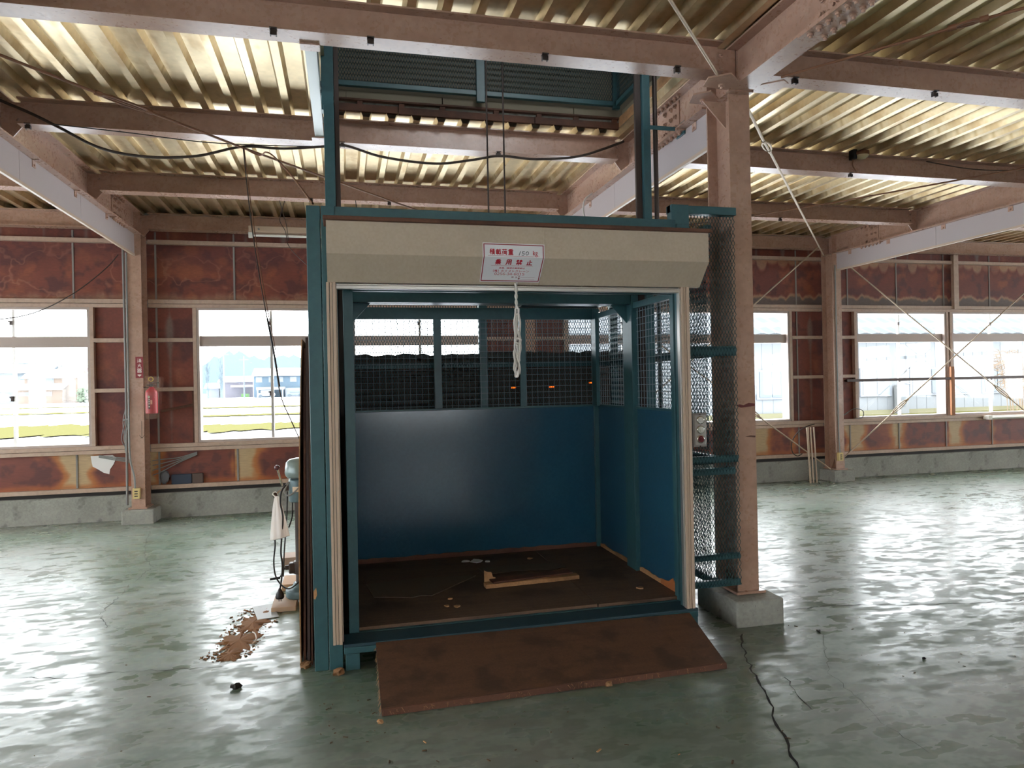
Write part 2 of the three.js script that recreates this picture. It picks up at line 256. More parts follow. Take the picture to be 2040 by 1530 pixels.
// ------------------------------------------------------------------ back wall: concrete footing, girts, stained boards, windows
const backWindows = [[-6.52, -4.81], [-4.69, -2.97], [-1.775, -0.07], [0.12, 1.84], [3.05, 4.77], [4.89, 6.605], [7.80, 9.49], [9.61, 11.30]];
const seams = [-6.79, -5.88, -4.97, -4.06, -3.15, -2.24, -1.33, -0.42, 0.49, 1.40, 2.31, 3.20, 4.10, 4.98, 5.86, 6.77, 7.685, 8.595, 9.505, 10.425, 11.335];
const backCols = [-7.2, -2.395, 2.44, 7.25, 12.08];
{
  const w = struct('wall_back');
  const xa = X0, xb = 12.1, cl = -9.41;
  // weather skin outside, open at the windows
  part('cladding', box(xa, X1 + 0.15, -0.2, 0.9, -9.56, cl), M.grey, w); part('cladding', box(xa, X1 + 0.15, 2.6, 3.9, -9.56, cl), M.grey, w);
  let at = xa; for (const [a, b] of [...backWindows, [12.6, 14.3], [14.42, 16.12]]) { if (a - at > 0.01) part('cladding', box(at, a - 0.005, 0.9, 2.6, -9.56, cl), M.grey, w); at = b + 0.005; } part('cladding', box(at, X1 + 0.15, 0.9, 2.6, -9.56, cl), M.grey, w);
  part('plinth', rbox(xa, X1, -0.1, 0.308, -9.42, ZB, 0.006), M.concrete, w);
  part('recess_dark_strip', box(xa, xb, 0.308, 0.352, -9.41, -9.372), M.dark, w);  // black strip in the recess over the plinth, the gap's shade put into its colour
  const girt = (x0, x1, y0, y1, z0 = -9.405, z1 = -9.332) => part('girt', rbox(x0, x1, y0, y1, z0, z1, 0.003), M.girt, w);
  const spans = []; for (let i = 0; i < backCols.length - 1; i++) spans.push([backCols[i] + 0.075, backCols[i + 1] - 0.075]);
  for (const [a, b] of spans) {
    girt(a, b, 0.354, 0.404); girt(a, b, 0.812, 0.857, -9.405, -9.345); girt(a, b, 0.861, 0.909); girt(a, b, 2.584, 2.629, -9.405, -9.34); girt(a, b, 2.633, 2.683); girt(a, b, 3.366, 3.416);
    const ws = backWindows.filter(([c]) => c > a && c < b); let x = a;
    for (const [c, d] of ws) {
      if (c - x > 0.25) for (const y of [1.553, 2.16]) girt(x, c - 0.045, y, y + 0.048);
      part('jamb', rbox(c - 0.045, c - 0.002, 0.91, 2.583, -9.405, -9.336, 0.003), M.girt, w); part('jamb', rbox(d + 0.002, d + 0.045, 0.91, 2.583, -9.405, -9.336, 0.003), M.girt, w); x = d + 0.045;
    }
    if (b - x > 0.25) for (const y of [1.553, 2.16]) girt(x, b, y, y + 0.048);
  }
  part('post', rbox(9.625, 9.72, 2.63, 3.51, -9.36, -9.3, 0.004), M.girt, w);
  // the boards themselves, each between two joints
  const board = (x0, x1, y0, y1, m) => part('panel', box(x0 + 0.003, x1 - 0.003, y0, y1, -9.409 + rr(0, 0.004), -9.397 + rr(0, 0.004)), m, w);
  const cuts = [xa, ...seams, xb];
  for (let i = 0; i < cuts.length - 1; i++) {
    const a = cuts[i], b = cuts[i + 1], up = a > 3 ? M.rustUpR : M.rustUpL;
    board(a, b, 0.40, 0.815, M.rustLow); board(a, b, 2.68, 3.37, up); board(a, b, 3.412, 3.56, M.rustSide);
  }
  const strip = (x, y0, y1) => part('batten', rbox(x - 0.011, x + 0.011, y0, y1, -9.4, -9.386, 0.003), M.seamStrip, w);
  for (const x of seams) { strip(x, 0.405, 0.811); strip(x, 2.684, 3.365); strip(x, 3.418, 3.52); }
  const gaps = []; { let x = xa; for (const [a, b] of backWindows) { if (a - 0.045 - x > 0.2) gaps.push([x, a - 0.045]); x = b + 0.045; } gaps.push([x, xb]); }
  for (const [a, b] of gaps) {
    const cs = [a, ...seams.filter((s) => s > a + 0.08 && s < b - 0.08), b];
    for (let i = 0; i < cs.length - 1; i++) for (const [y0, y1] of [[0.905, 1.56], [1.595, 2.165], [2.2, 2.59]]) board(cs[i], cs[i + 1], y0, y1, M.rustSide);
    for (const s of cs.slice(1, -1)) for (const [y0, y1] of [[0.91, 1.552], [1.602, 2.159], [2.209, 2.583]]) strip(s, y0, y1);
  }
  part('panel', box(xb, X1, 0.3, 0.9, -9.41, -9.4), M.rustLow, w); part('panel', box(xb, X1, 2.6, 3.6, -9.41, -9.4), M.rustUpR, w);
  // torn pale patch on the left lower board, and mended strips of timber
  part('torn_patch', extr([[-3.0, 0.79], [-2.76, 0.79], [-2.72, 0.76], [-2.75, 0.68], [-2.79, 0.62], [-2.8, 0.56], [-2.86, 0.58], [-2.93, 0.63], [-2.98, 0.66], [-2.99, 0.71]], 0.004).translate(0, 0, -9.395), M.paper, w, 'pale torn paper facing on the stained board');
  part('timber_strip', rbox(-1.845, -1.805, 0.915, 1.55, -9.39, -9.365, 0.003), M.darkWood, w); { const g = rbox(-0.19, 0.19, -0.016, 0.016, -9.39, -9.372, 0.003); g.rotateZ(0.19); g.translate(-2.02, 1.345, 0); part('timber_strip', g, M.darkWood, w); }
  backWindows.forEach(([a, b]) => windowX(a, b, -9.345, -1)); windowX(12.6, 14.3, -9.345, -1, { plain: 1 }); windowX(14.42, 16.12, -9.345, -1, { plain: 1 });
}
// ------------------------------------------------------------------ the other three walls: same windows, out of the frame
{
  const front = struct('wall_front'), zf = ZF; const fw = [[0.78, 2.1], [2.25, 3.55]];
  part('masonry', [box(X0 - 0.15, X1 + 0.15, -0.1, 0.9, zf, zf + 0.15), box(X0 - 0.15, X1 + 0.15, 2.6, 3.9, zf, zf + 0.15)], M.girt, front);
  let at = X0 - 0.15; for (const [a, b] of fw) { part('masonry', box(at, a, 0.9, 2.6, zf, zf + 0.15), M.girt, front); at = b; windowX(a, b, zf + 0.01, 1, { plain: 1 }); } part('masonry', box(at, X1 + 0.15, 0.9, 2.6, zf, zf + 0.15), M.girt, front);
  for (const [name, x, s] of [['wall_left', X0, -1], ['wall_right', X1, 1]]) {
    const w = struct(name), xo = x + s * 0.15; part('masonry', [box(x, xo, -0.1, 0.9, ZB - 0.2, zf + 0.15), box(x, xo, 2.6, 3.9, ZB - 0.2, zf + 0.15)], M.girt, w);
    let z = ZB - 0.2; for (let i = 0; i < 5; i++) for (const o of [0.5, 2.1]) { const a = ZB + 0.1 + i * 3.65 + o - 0.3, b = a + 1.45; part('masonry', box(x, xo, 0.9, 2.6, z, a), M.girt, w); z = b;
      const win = struct(`window_${++winCount}`); part('frame', [box(x, xo, 0.9, 0.93, a, b), box(x, xo, 2.57, 2.6, a, b), box(x, xo, 0.93, 2.57, a, a + 0.03), box(x, xo, 0.93, 2.57, b - 0.03, b), box(x + s * 0.05, x + s * 0.1, 2.1, 2.2, a + 0.03, b - 0.03)], M.frame, win);
      for (const [c, d] of [[0.93, 2.1], [2.2, 2.57]]) { const g = new THREE.PlaneGeometry(b - a - 0.06, d - c); g.rotateY(Math.PI / 2); g.translate(x + s * 0.08, (c + d) / 2, (a + b) / 2); part('pane', plain(g), M.glass, win); } }
    part('masonry', box(x, xo, 0.9, 2.6, z, zf + 0.15), M.girt, w);
  }
}

// ------------------------------------------------------------------ ceiling: ribbed steel deck under a slab, open over the lift shaft
const OX0 = -0.09, OX1 = 2.36, OZ0 = -5.66, OZ1 = -4.12;   // the shaft opening
{
  const c = struct('ceiling');
  const YB = 3.706, YT = 3.757, prof = (x) => { const t = ((((x - 0.01) / 0.2) % 1) + 1) % 1, d = Math.min(t, 1 - t) * 0.2; return d < 0.026 ? YB : d < 0.045 ? mix(YB, YT, (d - 0.026) / 0.019) : YT; };
  const sheet = (x0, x1, z0, z1) => {
    const xs = [x0, x1]; for (let k = Math.floor(x0 / 0.2) - 1; k <= x1 / 0.2 + 1; k++) for (const o of [-0.045, -0.026, 0.026, 0.045, 0.096, 0.1, 0.104]) { const x = k * 0.2 + 0.01 + o; if (x > x0 + 1e-4 && x < x1 - 1e-4) xs.push(x); } xs.sort((a, b) => a - b);
    const vs = [], fs = []; xs.forEach((x) => { const y = prof(x); vs.push([x, y, z0], [x, y, z1]); }); for (let i = 0; i < xs.length - 1; i++) fs.push([2 * i, 2 * i + 2, 2 * i + 3, 2 * i + 1]);
    const g = poly(vs, fs); part('deck_sheet', g, M.deck, c);
  };
  const zs = [ZB - 0.06, -5.75, -4.05, -0.6, 4.2, ZF];
  for (let x = X0 + 0.11 - 0.6; x < X1; x += 0.6) { const a = Math.max(X0, Math.round((x - 0.01) / 0.6) * 0.6 + 0.01), b = Math.min(X1, Math.round((x - 0.01) / 0.6) * 0.6 + 0.61); if (b - a < 0.05) continue;
    const inside = b > OX0 && a < OX1;
    for (let i = 0; i < zs.length - 1; i++) {
      const z0 = zs[i], z1 = zs[i + 1];
      if (inside && i === 1) { if (a < OX0) sheet(a, OX0, z0, z1); if (b > OX1) sheet(OX1, b, z0, z1); const p = Math.max(a, OX0), q = Math.min(b, OX1); sheet(p, q, z0, OZ0); sheet(p, q, OZ1, z1); } else sheet(a, b, z0, z1);
    } }
  const sl = (a, b, z0, z1) => part('slab', box(a, b, 3.7585, 3.85, z0, z1), M.concrete, c);
  sl(X0 - 0.15, OX0, ZB - 0.2, ZF + 0.15); sl(OX1, X1 + 0.15, ZB - 0.2, ZF + 0.15); sl(OX0, OX1, ZB - 0.2, OZ0 - 0.03); sl(OX0, OX1, OZ1 + 0.03, ZF + 0.15);
  // timber lining of the opening, in short lengths, and the floor boards of the storey above
  const lin = (x0, x1, y0, y1, z0, z1, m = M.darkWood) => part('lining_board', rbox(x0, x1, y0, y1, z0, z1, 0.003), m, c);
  lin(-0.05, 0.46, 3.748, 3.806, OZ0 - 0.03, OZ0); lin(0.465, 1.6, 3.746, 3.803, OZ0 - 0.028, OZ0 + 0.002); lin(1.605, OX1, 3.748, 3.805, OZ0 - 0.03, OZ0);
  lin(OX0, OX1, 3.832, 3.848, OZ0 - 0.05, OZ0 + 0.01); for (const x of [0.14, 0.47, 0.8, 1.25, 1.62, 1.95, 2.3]) lin(x, x + 0.045, 3.8, 3.832, OZ0 - 0.03, OZ0);
  lin(OX1 - 0.002, OX1 + 0.028, 3.76, 3.848, OZ0, -4.9, M.paleWood); lin(OX1 - 0.002, OX1 + 0.028, 3.76, 3.848, -4.895, OZ1, M.paleWood); lin(OX0 - 0.03, OX0, 3.76, 3.848, OZ0, OZ1);
  for (const [a, b] of [[-1.4, 0.05], [0.055, 0.82], [0.825, 1.95], [1.955, 3.6]]) part('floor_board', rbox(a, b, 3.851, 3.915, -7.4, OZ0 - 0.01, 0.003), M.upperBoard, c);
  part('floor_board', rbox(OX1 + 0.03, 3.6, 3.851, 3.915, OZ0, -2.8, 0.003), M.upperBoard, c);
}
// the storey above, as far as it shows through the shaft
{
  const u = struct('wall_upper');
  part('masonry', [box(-3, 5.5, 3.86, 6.6, -8.2, -8.05), box(-3.15, -3, 3.86, 6.6, -8.2, -1), box(5.5, 5.65, 3.86, 6.6, -8.2, -1), box(-3.15, 5.65, 6.6, 6.75, -8.2, -1), box(-3, 1.2, 3.86, 6.6, -1.15, -1), box(2.6, 5.5, 3.86, 6.6, -1.15, -1), box(1.2, 2.6, 3.86, 4.9, -1.15, -1), box(1.2, 2.6, 6.1, 6.6, -1.15, -1)], M.upperBoard, u);
}
// ------------------------------------------------------------------ steel frame
const hProf = (w, h, tf, tw) => [[-w / 2, 0], [w / 2, 0], [w / 2, tf], [tw / 2, tf], [tw / 2, h - tf], [w / 2, h - tf], [w / 2, h], [-w / 2, h], [-w / 2, h - tf], [-tw / 2, h - tf], [-tw / 2, tf], [-w / 2, tf]];
const hAlongX = (x0, x1, y, zc, w, h, tf = 0.01, tw = 0.007) => { const g = new THREE.ExtrudeGeometry(shapeOf(hProf(w, h, tf, tw)), { depth: x1 - x0, bevelEnabled: false }); g.rotateY(Math.PI / 2); g.translate(x0, y, zc); return wuv(g); };
const hAlongZ = (z0, z1, y, xc, w, h, tf = 0.012, tw = 0.008) => { const g = new THREE.ExtrudeGeometry(shapeOf(hProf(w, h, tf, tw)), { depth: z1 - z0, bevelEnabled: false }); g.translate(xc, y, z0); return wuv(g); };
const hUp = (xc, zc, y0, y1, w, d, tf = 0.012, tw = 0.008) => { const g = new THREE.ExtrudeGeometry(shapeOf(hProf(w, d, tf, tw)), { depth: y1 - y0, bevelEnabled: false }); g.rotateX(-Math.PI / 2); g.translate(xc, y0, zc + d / 2); return wuv(g); };
const boltGeo = join([plain(new THREE.CylinderGeometry(0.0175, 0.0175, 0.013, 6).translate(0, 0.0085, 0)), plain(new THREE.CylinderGeometry(0.021, 0.021, 0.003, 14).translate(0, 0.001, 0)), plain(new THREE.CylinderGeometry(0.0095, 0.0105, 0.016, 8).translate(0, 0.02, 0))]);
const smallBolt = join([plain(new THREE.CylinderGeometry(0.014, 0.014, 0.011, 6).translate(0, 0.006, 0)), plain(new THREE.CylinderGeometry(0.008, 0.008, 0.014, 6).translate(0, 0.014, 0))]);
const loc = (o, p) => [p[0] - o.position.x, p[1] - o.position.y, p[2] - o.position.z];
const bolt = (o, p, rot, g = boltGeo) => piece('bolt', g, M.steel, o, loc(o, p), rot);
const UP = [0, 0, 0], DOWN = [Math.PI, 0, 0], LEFT = [0, 0, Math.PI / 2], RIGHT = [0, 0, -Math.PI / 2], FRONT = [Math.PI / 2, 0, 0];

// columns
function column(label, x, z, w, d, foot, opts = {}) {
  const c = thing('steel_column', label, 'column', [x, 0, z]), top = 3.70;
  part('shaft', hUp(x, z, foot + 0.016, top, w, d), M.steel, c);
  part('base_plate', rbox(x - w / 2 - 0.03, x + w / 2 + 0.03, foot, foot + 0.016, z - d / 2 - 0.02, z + d / 2 + 0.035, 0.003), M.steel, c);
  for (const y of [3.432, 3.69]) for (const s of [-1, 1]) part('stiffener', box(x + s * 0.004, x + s * w / 2, y - 0.005, y + 0.005, z - d / 2 + 0.012, z + d / 2 - 0.012), M.steel, c);
  for (const s of [-1, 1]) part('foot_gusset', extr([[0, 0], [0.06, 0], [0, 0.13]].map(([a, b]) => [x + s * (0.004 + a), foot + 0.016 + b]), 0.01).translate(0, 0, z - 0.005), M.steel, c);
  return c;
}
const colC = column('pink-brown steel column on a square concrete block right of the goods lift', 2.54, -4.217, 0.15, 0.285, 0.162);
const colL = column('steel column with a red vertical sign and a fire extinguisher at the left of the window wall', -2.4, -9.205, 0.15, 0.25, 0.167);
const colR = column('steel column standing at the window wall right of the lift, with grey conduit and cross rods', 7.25, -9.205, 0.15, 0.25, 0.17);
const colB = column('steel column at the window wall seen through the mesh of the lift car', 2.44, -9.205, 0.15, 0.25, 0.167);
// rod gussets and scars on the near column
part('gusset_plate', extr([[0, 0], [0.19, 0.02], [0.2, -0.1], [0.08, -0.2], [-0.03, -0.12]].map(([a, b]) => [2.26 + a, b]), 0.01).rotateX(-Math.PI / 2).translate(0, 3.425, -4.03), M.steel, colC);
part('gusset_plate', extr([[2.3, 3.37], [2.465, 3.37], [2.465, 3.2]], 0.01).translate(0, 0, -4.12), M.steel, colC);
part('gusset_plate', extr([[0, 0], [0.16, 0], [0.16, -0.1], [0.05, -0.2], [-0.04, -0.13]].map(([a, b]) => [2.3 + a, b]), 0.01).rotateX(-Math.PI / 2).translate(0, 3.425, -4.29), M.steel, colC);
part('gusset_plate', extr([[0, 0], [-0.16, 0], [-0.18, -0.1], [-0.06, -0.2], [0, -0.16]].map(([a, b]) => [2.78 + a, b]), 0.01).rotateX(-Math.PI / 2).translate(0, 3.425, -4.05), M.steel, colC);
bolt(colC, [2.36, 3.424, -3.98], DOWN); bolt(colC, [2.36, 3.437, -3.98], UP); bolt(colC, [2.36, 3.424, -4.22], DOWN);
part('paint_scar', extr([[2.47, 1.385], [2.5, 1.392], [2.53, 1.386], [2.565, 1.4], [2.612, 1.395], [2.61, 1.378], [2.56, 1.374], [2.51, 1.37]], 0.0006).translate(0, 0, -4.0744), std(0x6a2a2c, 0.6), colC, 'dark red scrape in the paint');
part('paint_scar', extr([[2.535, 1.18], [2.575, 1.187], [2.612, 1.184], [2.61, 1.173], [2.57, 1.177]], 0.0006).translate(0, 0, -4.0744), std(0x5c3c30, 0.6), colC);
// concrete blocks under the columns
function pedestal(label, x0, x1, z0, z1, h) { const g = rbox(x0, x1, -0.02, h, z0, z1, 0.012, 2); return solo('concrete_pedestal', g, M.concrete, label, 'concrete block', [(x0 + x1) / 2, 0, (z0 + z1) / 2]); }
pedestal('square grey concrete block under the near steel column beside the ramp', 2.353, 2.69, -4.42, -3.915, 0.161);
pedestal('low grey concrete block under the left column with the fire extinguisher', -2.562, -2.217, -9.34, -8.985, 0.166);
pedestal('low grey concrete block under the right column at the window wall', 7.075, 7.425, -9.34, -8.985, 0.169);
pedestal('low grey concrete block under the column hidden behind the lift', 2.265, 2.61, -9.34, -8.985, 0.166);

// girders along the depth of the hall
function girder(label, x, z0, z1, splice, y = 3.425) {
  const g = thing('steel_girder', label, 'girder', [x, y, z0]); part('section', hAlongZ(z0, z1, y, x, 0.158, 0.278), M.steel, g);
  if (splice !== undefined) {
    const s = splice;                          // cover plates and their bolts
    part('splice_plate', box(x - 0.079, x + 0.079, y - 0.01, y, s - 0.2, s + 0.24), M.steel, g);
    for (const q of [-1, 1]) { part('splice_plate', box(x + q * 0.004, x + q * 0.012, y + 0.03, y + 0.25, s - 0.12, s + 0.15), M.steel, g);
      for (const yy of [0.06, 0.14, 0.22]) for (const zz of [-0.07, 0.03, 0.1]) bolt(g, [x + q * 0.012, y + yy, s + zz], q < 0 ? LEFT : RIGHT);
      for (const zz of [-0.14, -0.067, 0.006, 0.08, 0.15, 0.21]) { bolt(g, [x + q * 0.045, y - 0.01, s + zz], DOWN); bolt(g, [x + q * 0.045, y + 0.012, s + zz], UP); bolt(g, [x + q * 0.045, y + 0.266, s + zz], DOWN); } }
  }
  return g;
}
const gCF = girder('deep steel girder running from the near column towards the viewer, bolted splice at top right', 2.53, -4.075, 1.4, -3.14);
const gCR = girder('deep steel girder running back from the near column beside the lift shaft', 2.51, -9.08, -4.36, -4.97);
const gL = girder('deep steel girder running back along the left edge of the photo to the extinguisher column', -2.40, -9.08, 1.4, -8.42);
const gR = girder('deep steel girder running back at the far right to the conduit column', 7.26, -9.08, 1.4, -8.37);
part('end_plate', box(2.44, 2.62, 3.416, 3.425, -4.073, -4.03), M.steel, gCF);

// hanging smoke boards under the rear girders
function smokeBoard(label, x, cuts, clips, face) {
  const b = thing('smoke_barrier', label, 'smoke board', [x, 3.17, cuts[0]]);
  for (let i = 0; i < cuts.length - 1; i++) part('panel', rbox(x - 0.006, x + 0.006, 3.172, 3.424, cuts[i] + 0.002, cuts[i + 1] - 0.002, 0.002), M.barrier, b);
  part('edge_trim', [box(x - 0.012, x + 0.012, 3.165, 3.172, cuts[0], cuts[cuts.length - 1]), box(x - 0.012, x - 0.009, 3.172, 3.19, cuts[0], cuts[cuts.length - 1]), box(x + 0.009, x + 0.012, 3.172, 3.19, cuts[0], cuts[cuts.length - 1])], M.cream, b);
  for (const z of clips) part('clip', [box(x + face * 0.007, x + face * 0.011, 3.365, 3.424, z - 0.03, z + 0.03), box(x + face * 0.007, x + face * 0.06, 3.42, 3.424, z - 0.03, z + 0.03), cyl(V(x + face * 0.011, 3.385, z), V(x + face * 0.02, 3.385, z), 0.008)], M.steel, b);
  return b;
}
smokeBoard('pale grey hanging board under the left girder, its paint flaking', -2.395, [-9.07, -7.347, -6.066, -4.8, -3.5, -2.2], [-8.08, -7.21, -6.32, -5.4], 1);
smokeBoard('pale lavender hanging board under the middle girder behind the near column', 2.51, [-9.07, -7.7, -6.15, -4.37], [-6.8, -5.41, -4.6], -1);
smokeBoard('pale grey hanging board with clips under the far right girder', 7.25, [-9.07, -7.253, -5.9, -4.6, -3.3], [-8.78, -8.035, -7.135, -6.24, -5.3], -1);

// beams along the width
const LINES = { A: -4.05, B: -5.80, C: -7.55, D: -9.235 }, GX = [-7.2, -2.40, 2.51, 7.26, 12.1];
const clipGeo = join([box(-0.012, 0.012, -0.03, 0.002, -0.004, 0.004), box(-0.018, -0.012, -0.034, -0.008, -0.012, 0.012), box(0.012, 0.018, -0.034, -0.008, -0.012, 0.012), box(-0.02, 0.02, 0.0, 0.006, -0.02, 0.02)]);
function beam(line, bay, label, clips = []) {
  const z = LINES[line], D = line === 'D', x0 = GX[bay] + 0.083, x1 = GX[bay + 1] - 0.083, y = 3.512, h = 0.194, o = thing('steel_beam', label, 'beam', [x0, y, z]);
  part('section', hAlongX(x0 + 0.05, x1 - 0.05, y, z, 0.148, h), M.steel, o);
  for (const [x, s] of [[x0, 1], [x1, -1]]) {
    part('end_gusset', extr([[x - s * 0.079, 3.437], [x - s * 0.004, 3.437], [x + s * 0.055, 3.512], [x + s * 0.055, 3.69], [x - s * 0.079, 3.69]].sort(() => 0).slice(), 0.009).translate(0, 0, z - 0.0125), M.steel, o);
    for (const yy of [3.565, 3.645]) bolt(o, [x + s * 0.025, yy, z - 0.0035], FRONT, smallBolt);
  }
  for (const x of clips) { const c = piece('hanger_clip', clipGeo, M.iron, o, loc(o, [x, y, z + 0.06])); }
  return o;
}
beam('A', 1, 'brown steel beam crossing the top left of the photo in front of the lift shaft', [-0.34, 0.18, 2.06, 1.2]);
beam('A', 2, 'brown steel beam with white underside running right from the near column', [2.9, 4.0]);
beam('B', 1, 'brown steel beam behind the lift shaft carrying the sagging black cable', [-2.2, 0.02, 1.3]);
beam('B', 2, 'brown steel beam with a small round lamp, right of the near column', [4.76]);
beam('C', 0, 'short view of a brown steel beam left of the left girder'); beam('C', 1, 'brown steel beam in front of the window wall above the lift', [-0.3, 0.5]);
beam('C', 2, 'brown steel beam right of the near column nearest to the window wall', [4.2, 5.2]); beam('C', 3, 'brown steel beam at the far right beyond the right girder, nearer than the wall beam');
beam('D', 0, 'steel wall beam over the windows left of the extinguisher column'); beam('D', 1, 'steel wall beam over the windows between extinguisher column and lift'); beam('D', 2, 'steel wall beam over the window just right of the near column'); beam('D', 3, 'steel wall beam over the pair of windows at the far right');
// trimmer under the edge of the shaft opening, bare pale metal
{ const o = thing('trimmer_channel', 'pale bare steel channel between two beams at the left edge of the shaft', 'channel', [-0.152, 3.512, -5.72]); part('section', [rbox(-0.187, -0.119, 3.512, 3.519, -5.73, -4.12, 0.002), box(-0.187, -0.181, 3.519, 3.66, -5.72, -4.13), box(-0.187, -0.119, 3.654, 3.66, -5.72, -4.13)], M.palePaint, o); for (const z of [-4.14, -5.66]) part('cleat', box(-0.21, -0.1, 3.5, 3.511, z - 0.04, z + 0.04), M.steel, o); }

// tie rods with turnbuckles
function rod(label, pts, tb, r = 0.009, m = M.rod, horizontal = true) {
  const o = thing('tie_rod', label, 'tie rod', pts[0]); const P = pts.map((p) => V(...p));
  for (let i = 0; i < P.length - 1; i++) part('bar', cyl(P[i], P[i + 1], r, r, 10), m, o);
  if (tb) { const a = V(...tb[0]), b = V(...tb[1]), d = b.clone().sub(a).normalize(), side = (horizontal ? V(0, 1, 0) : V(0, 0, 1)).cross(d).normalize().multiplyScalar(0.022);
    const g = []; for (const s of [-1, 1]) { const q = side.clone().multiplyScalar(s), k = d.clone().multiplyScalar(0.05); g.push(tube([a, a.clone().add(q).add(k), b.clone().add(q).sub(k), b], 0.008, 16)); } g.push(cyl(a.clone().addScaledVector(d, -0.02), a.clone().addScaledVector(d, 0.02), 0.017, 0.017, 8), cyl(b.clone().addScaledVector(d, -0.02), b.clone().addScaledVector(d, 0.02), 0.017, 0.017, 8)); part('turnbuckle', g, m, o); }
  return o;
}
rod('long brown tie rod with an open turnbuckle under the deck at the upper left', [[-2.32, 3.42, -3.72], [-1.46, 3.42, -4.826], [-1.235, 3.42, -5.077], [-0.723, 3.41, -5.682], [0.72, 3.42, -7.347], [2.35, 3.42, -9.18]], [[-1.46, 3.42, -4.826], [-1.235, 3.42, -5.077]], 0.009, M.rustRod);
rod('tie rod rising to the left from the gusset on top of the near column', [[2.33, 3.44, -3.94], [1.588, 3.42, -3.133], [-2.3, 3.42, 1.1]]);
rod('pale tie rod with turnbuckle running from the near column to the window wall column', [[2.7, 3.42, -4.24], [3.24, 3.42, -4.856], [3.42, 3.42, -5.05], [7.08, 3.42, -9.15]], [[3.24, 3.42, -4.856], [3.42, 3.42, -5.05]], 0.0105);
rod('dark tie rod crossing below the ribbed deck at the upper right corner', [[2.68, 3.43, -3.82], [3.3, 3.42, -2.97], [7.1, 3.42, 1.4]], [[3.21, 3.42, -3.08], [3.3, 3.42, -2.97]], 0.008, M.rustRod);
rod('thin brown tie rod sloping across the deck at the middle right', [[2.62, 3.42, -9.12], [4.555, 3.42, -7.085], [5.13, 3.42, -6.375], [6.03, 3.42, -5.056], [7.1, 3.42, -3.7]], null, 0.008, M.rustRod);
rod('wall cross rod falling from the conduit column across the far right windows', [[7.34, 3.345, -9.09], [11.9, 0.155, -9.09]], [[10.15, 1.38, -9.09], [10.45, 1.17, -9.09]], 0.010, M.rod, false);
rod('wall cross rod rising from the foot of the conduit column across the far right windows', [[7.34, 0.35, -9.11], [11.5, 3.375, -9.11]], [[8.22, 0.99, -9.11], [8.5, 1.193, -9.11]], 0.010, M.rod, false);
rod('wall cross rod rising behind the near column towards the top of the conduit column', [[2.62, 0.1, -9.09], [6.95, 3.52, -9.09]], [[3.4, 0.716, -9.09], [3.65, 0.914, -9.09]], 0.010, M.rod, false);
rod('wall cross rod falling to the foot of the conduit column from behind the near column', [[2.62, 3.27, -9.11], [7.1, 0.18, -9.11]], [[5.68, 1.16, -9.11], [5.92, 0.995, -9.11]], 0.010, M.rod, false);
// ------------------------------------------------------------------ goods lift: fixed frame with its mesh
function expanded(o, u, v, U, W, du = 0.022, dv = 0.046, t = 0.0024) {   // expanded metal, its long way along v
  const n = u.clone().cross(v).normalize(), p = [], nu = Math.round(U / du), nv = Math.round(W / dv), P = (i, j) => o.clone().addScaledVector(u, i * U / nu).addScaledVector(v, j * W / nv);
  const bar = (a, b, s) => { const side = u.clone().multiplyScalar(t), f = n.clone().multiplyScalar(t * 1.3 * s), A = [a.clone().add(side), a.clone().sub(side), a.clone().add(f)], B = [b.clone().add(side), b.clone().sub(side), b.clone().add(f)];
    for (let k = 0; k < 3; k++) { const q = (k + 1) % 3; for (const w of [A[k], A[q], B[q], A[k], B[q], B[k]]) p.push(w.x, w.y, w.z); } };
  for (let i = 0; i < nu; i++) for (let j = 0; j < nv; j++) { const c = P(i + 0.5, j + 0.5); bar(P(i, j), c, 1); bar(P(i + 1, j), c, 1); bar(P(i, j + 1), c, -1); bar(P(i + 1, j + 1), c, -1); }
  const g = new THREE.BufferGeometry(); g.setAttribute('position', new THREE.BufferAttribute(new Float32Array(p), 3)); g.computeVertexNormals(); g.setAttribute('uv', new THREE.BufferAttribute(new Float32Array(p.length / 3 * 2), 2)); return g;
}
const EX = V(1, 0, 0), EY = V(0, 1, 0), EZ = V(0, 0, 1);
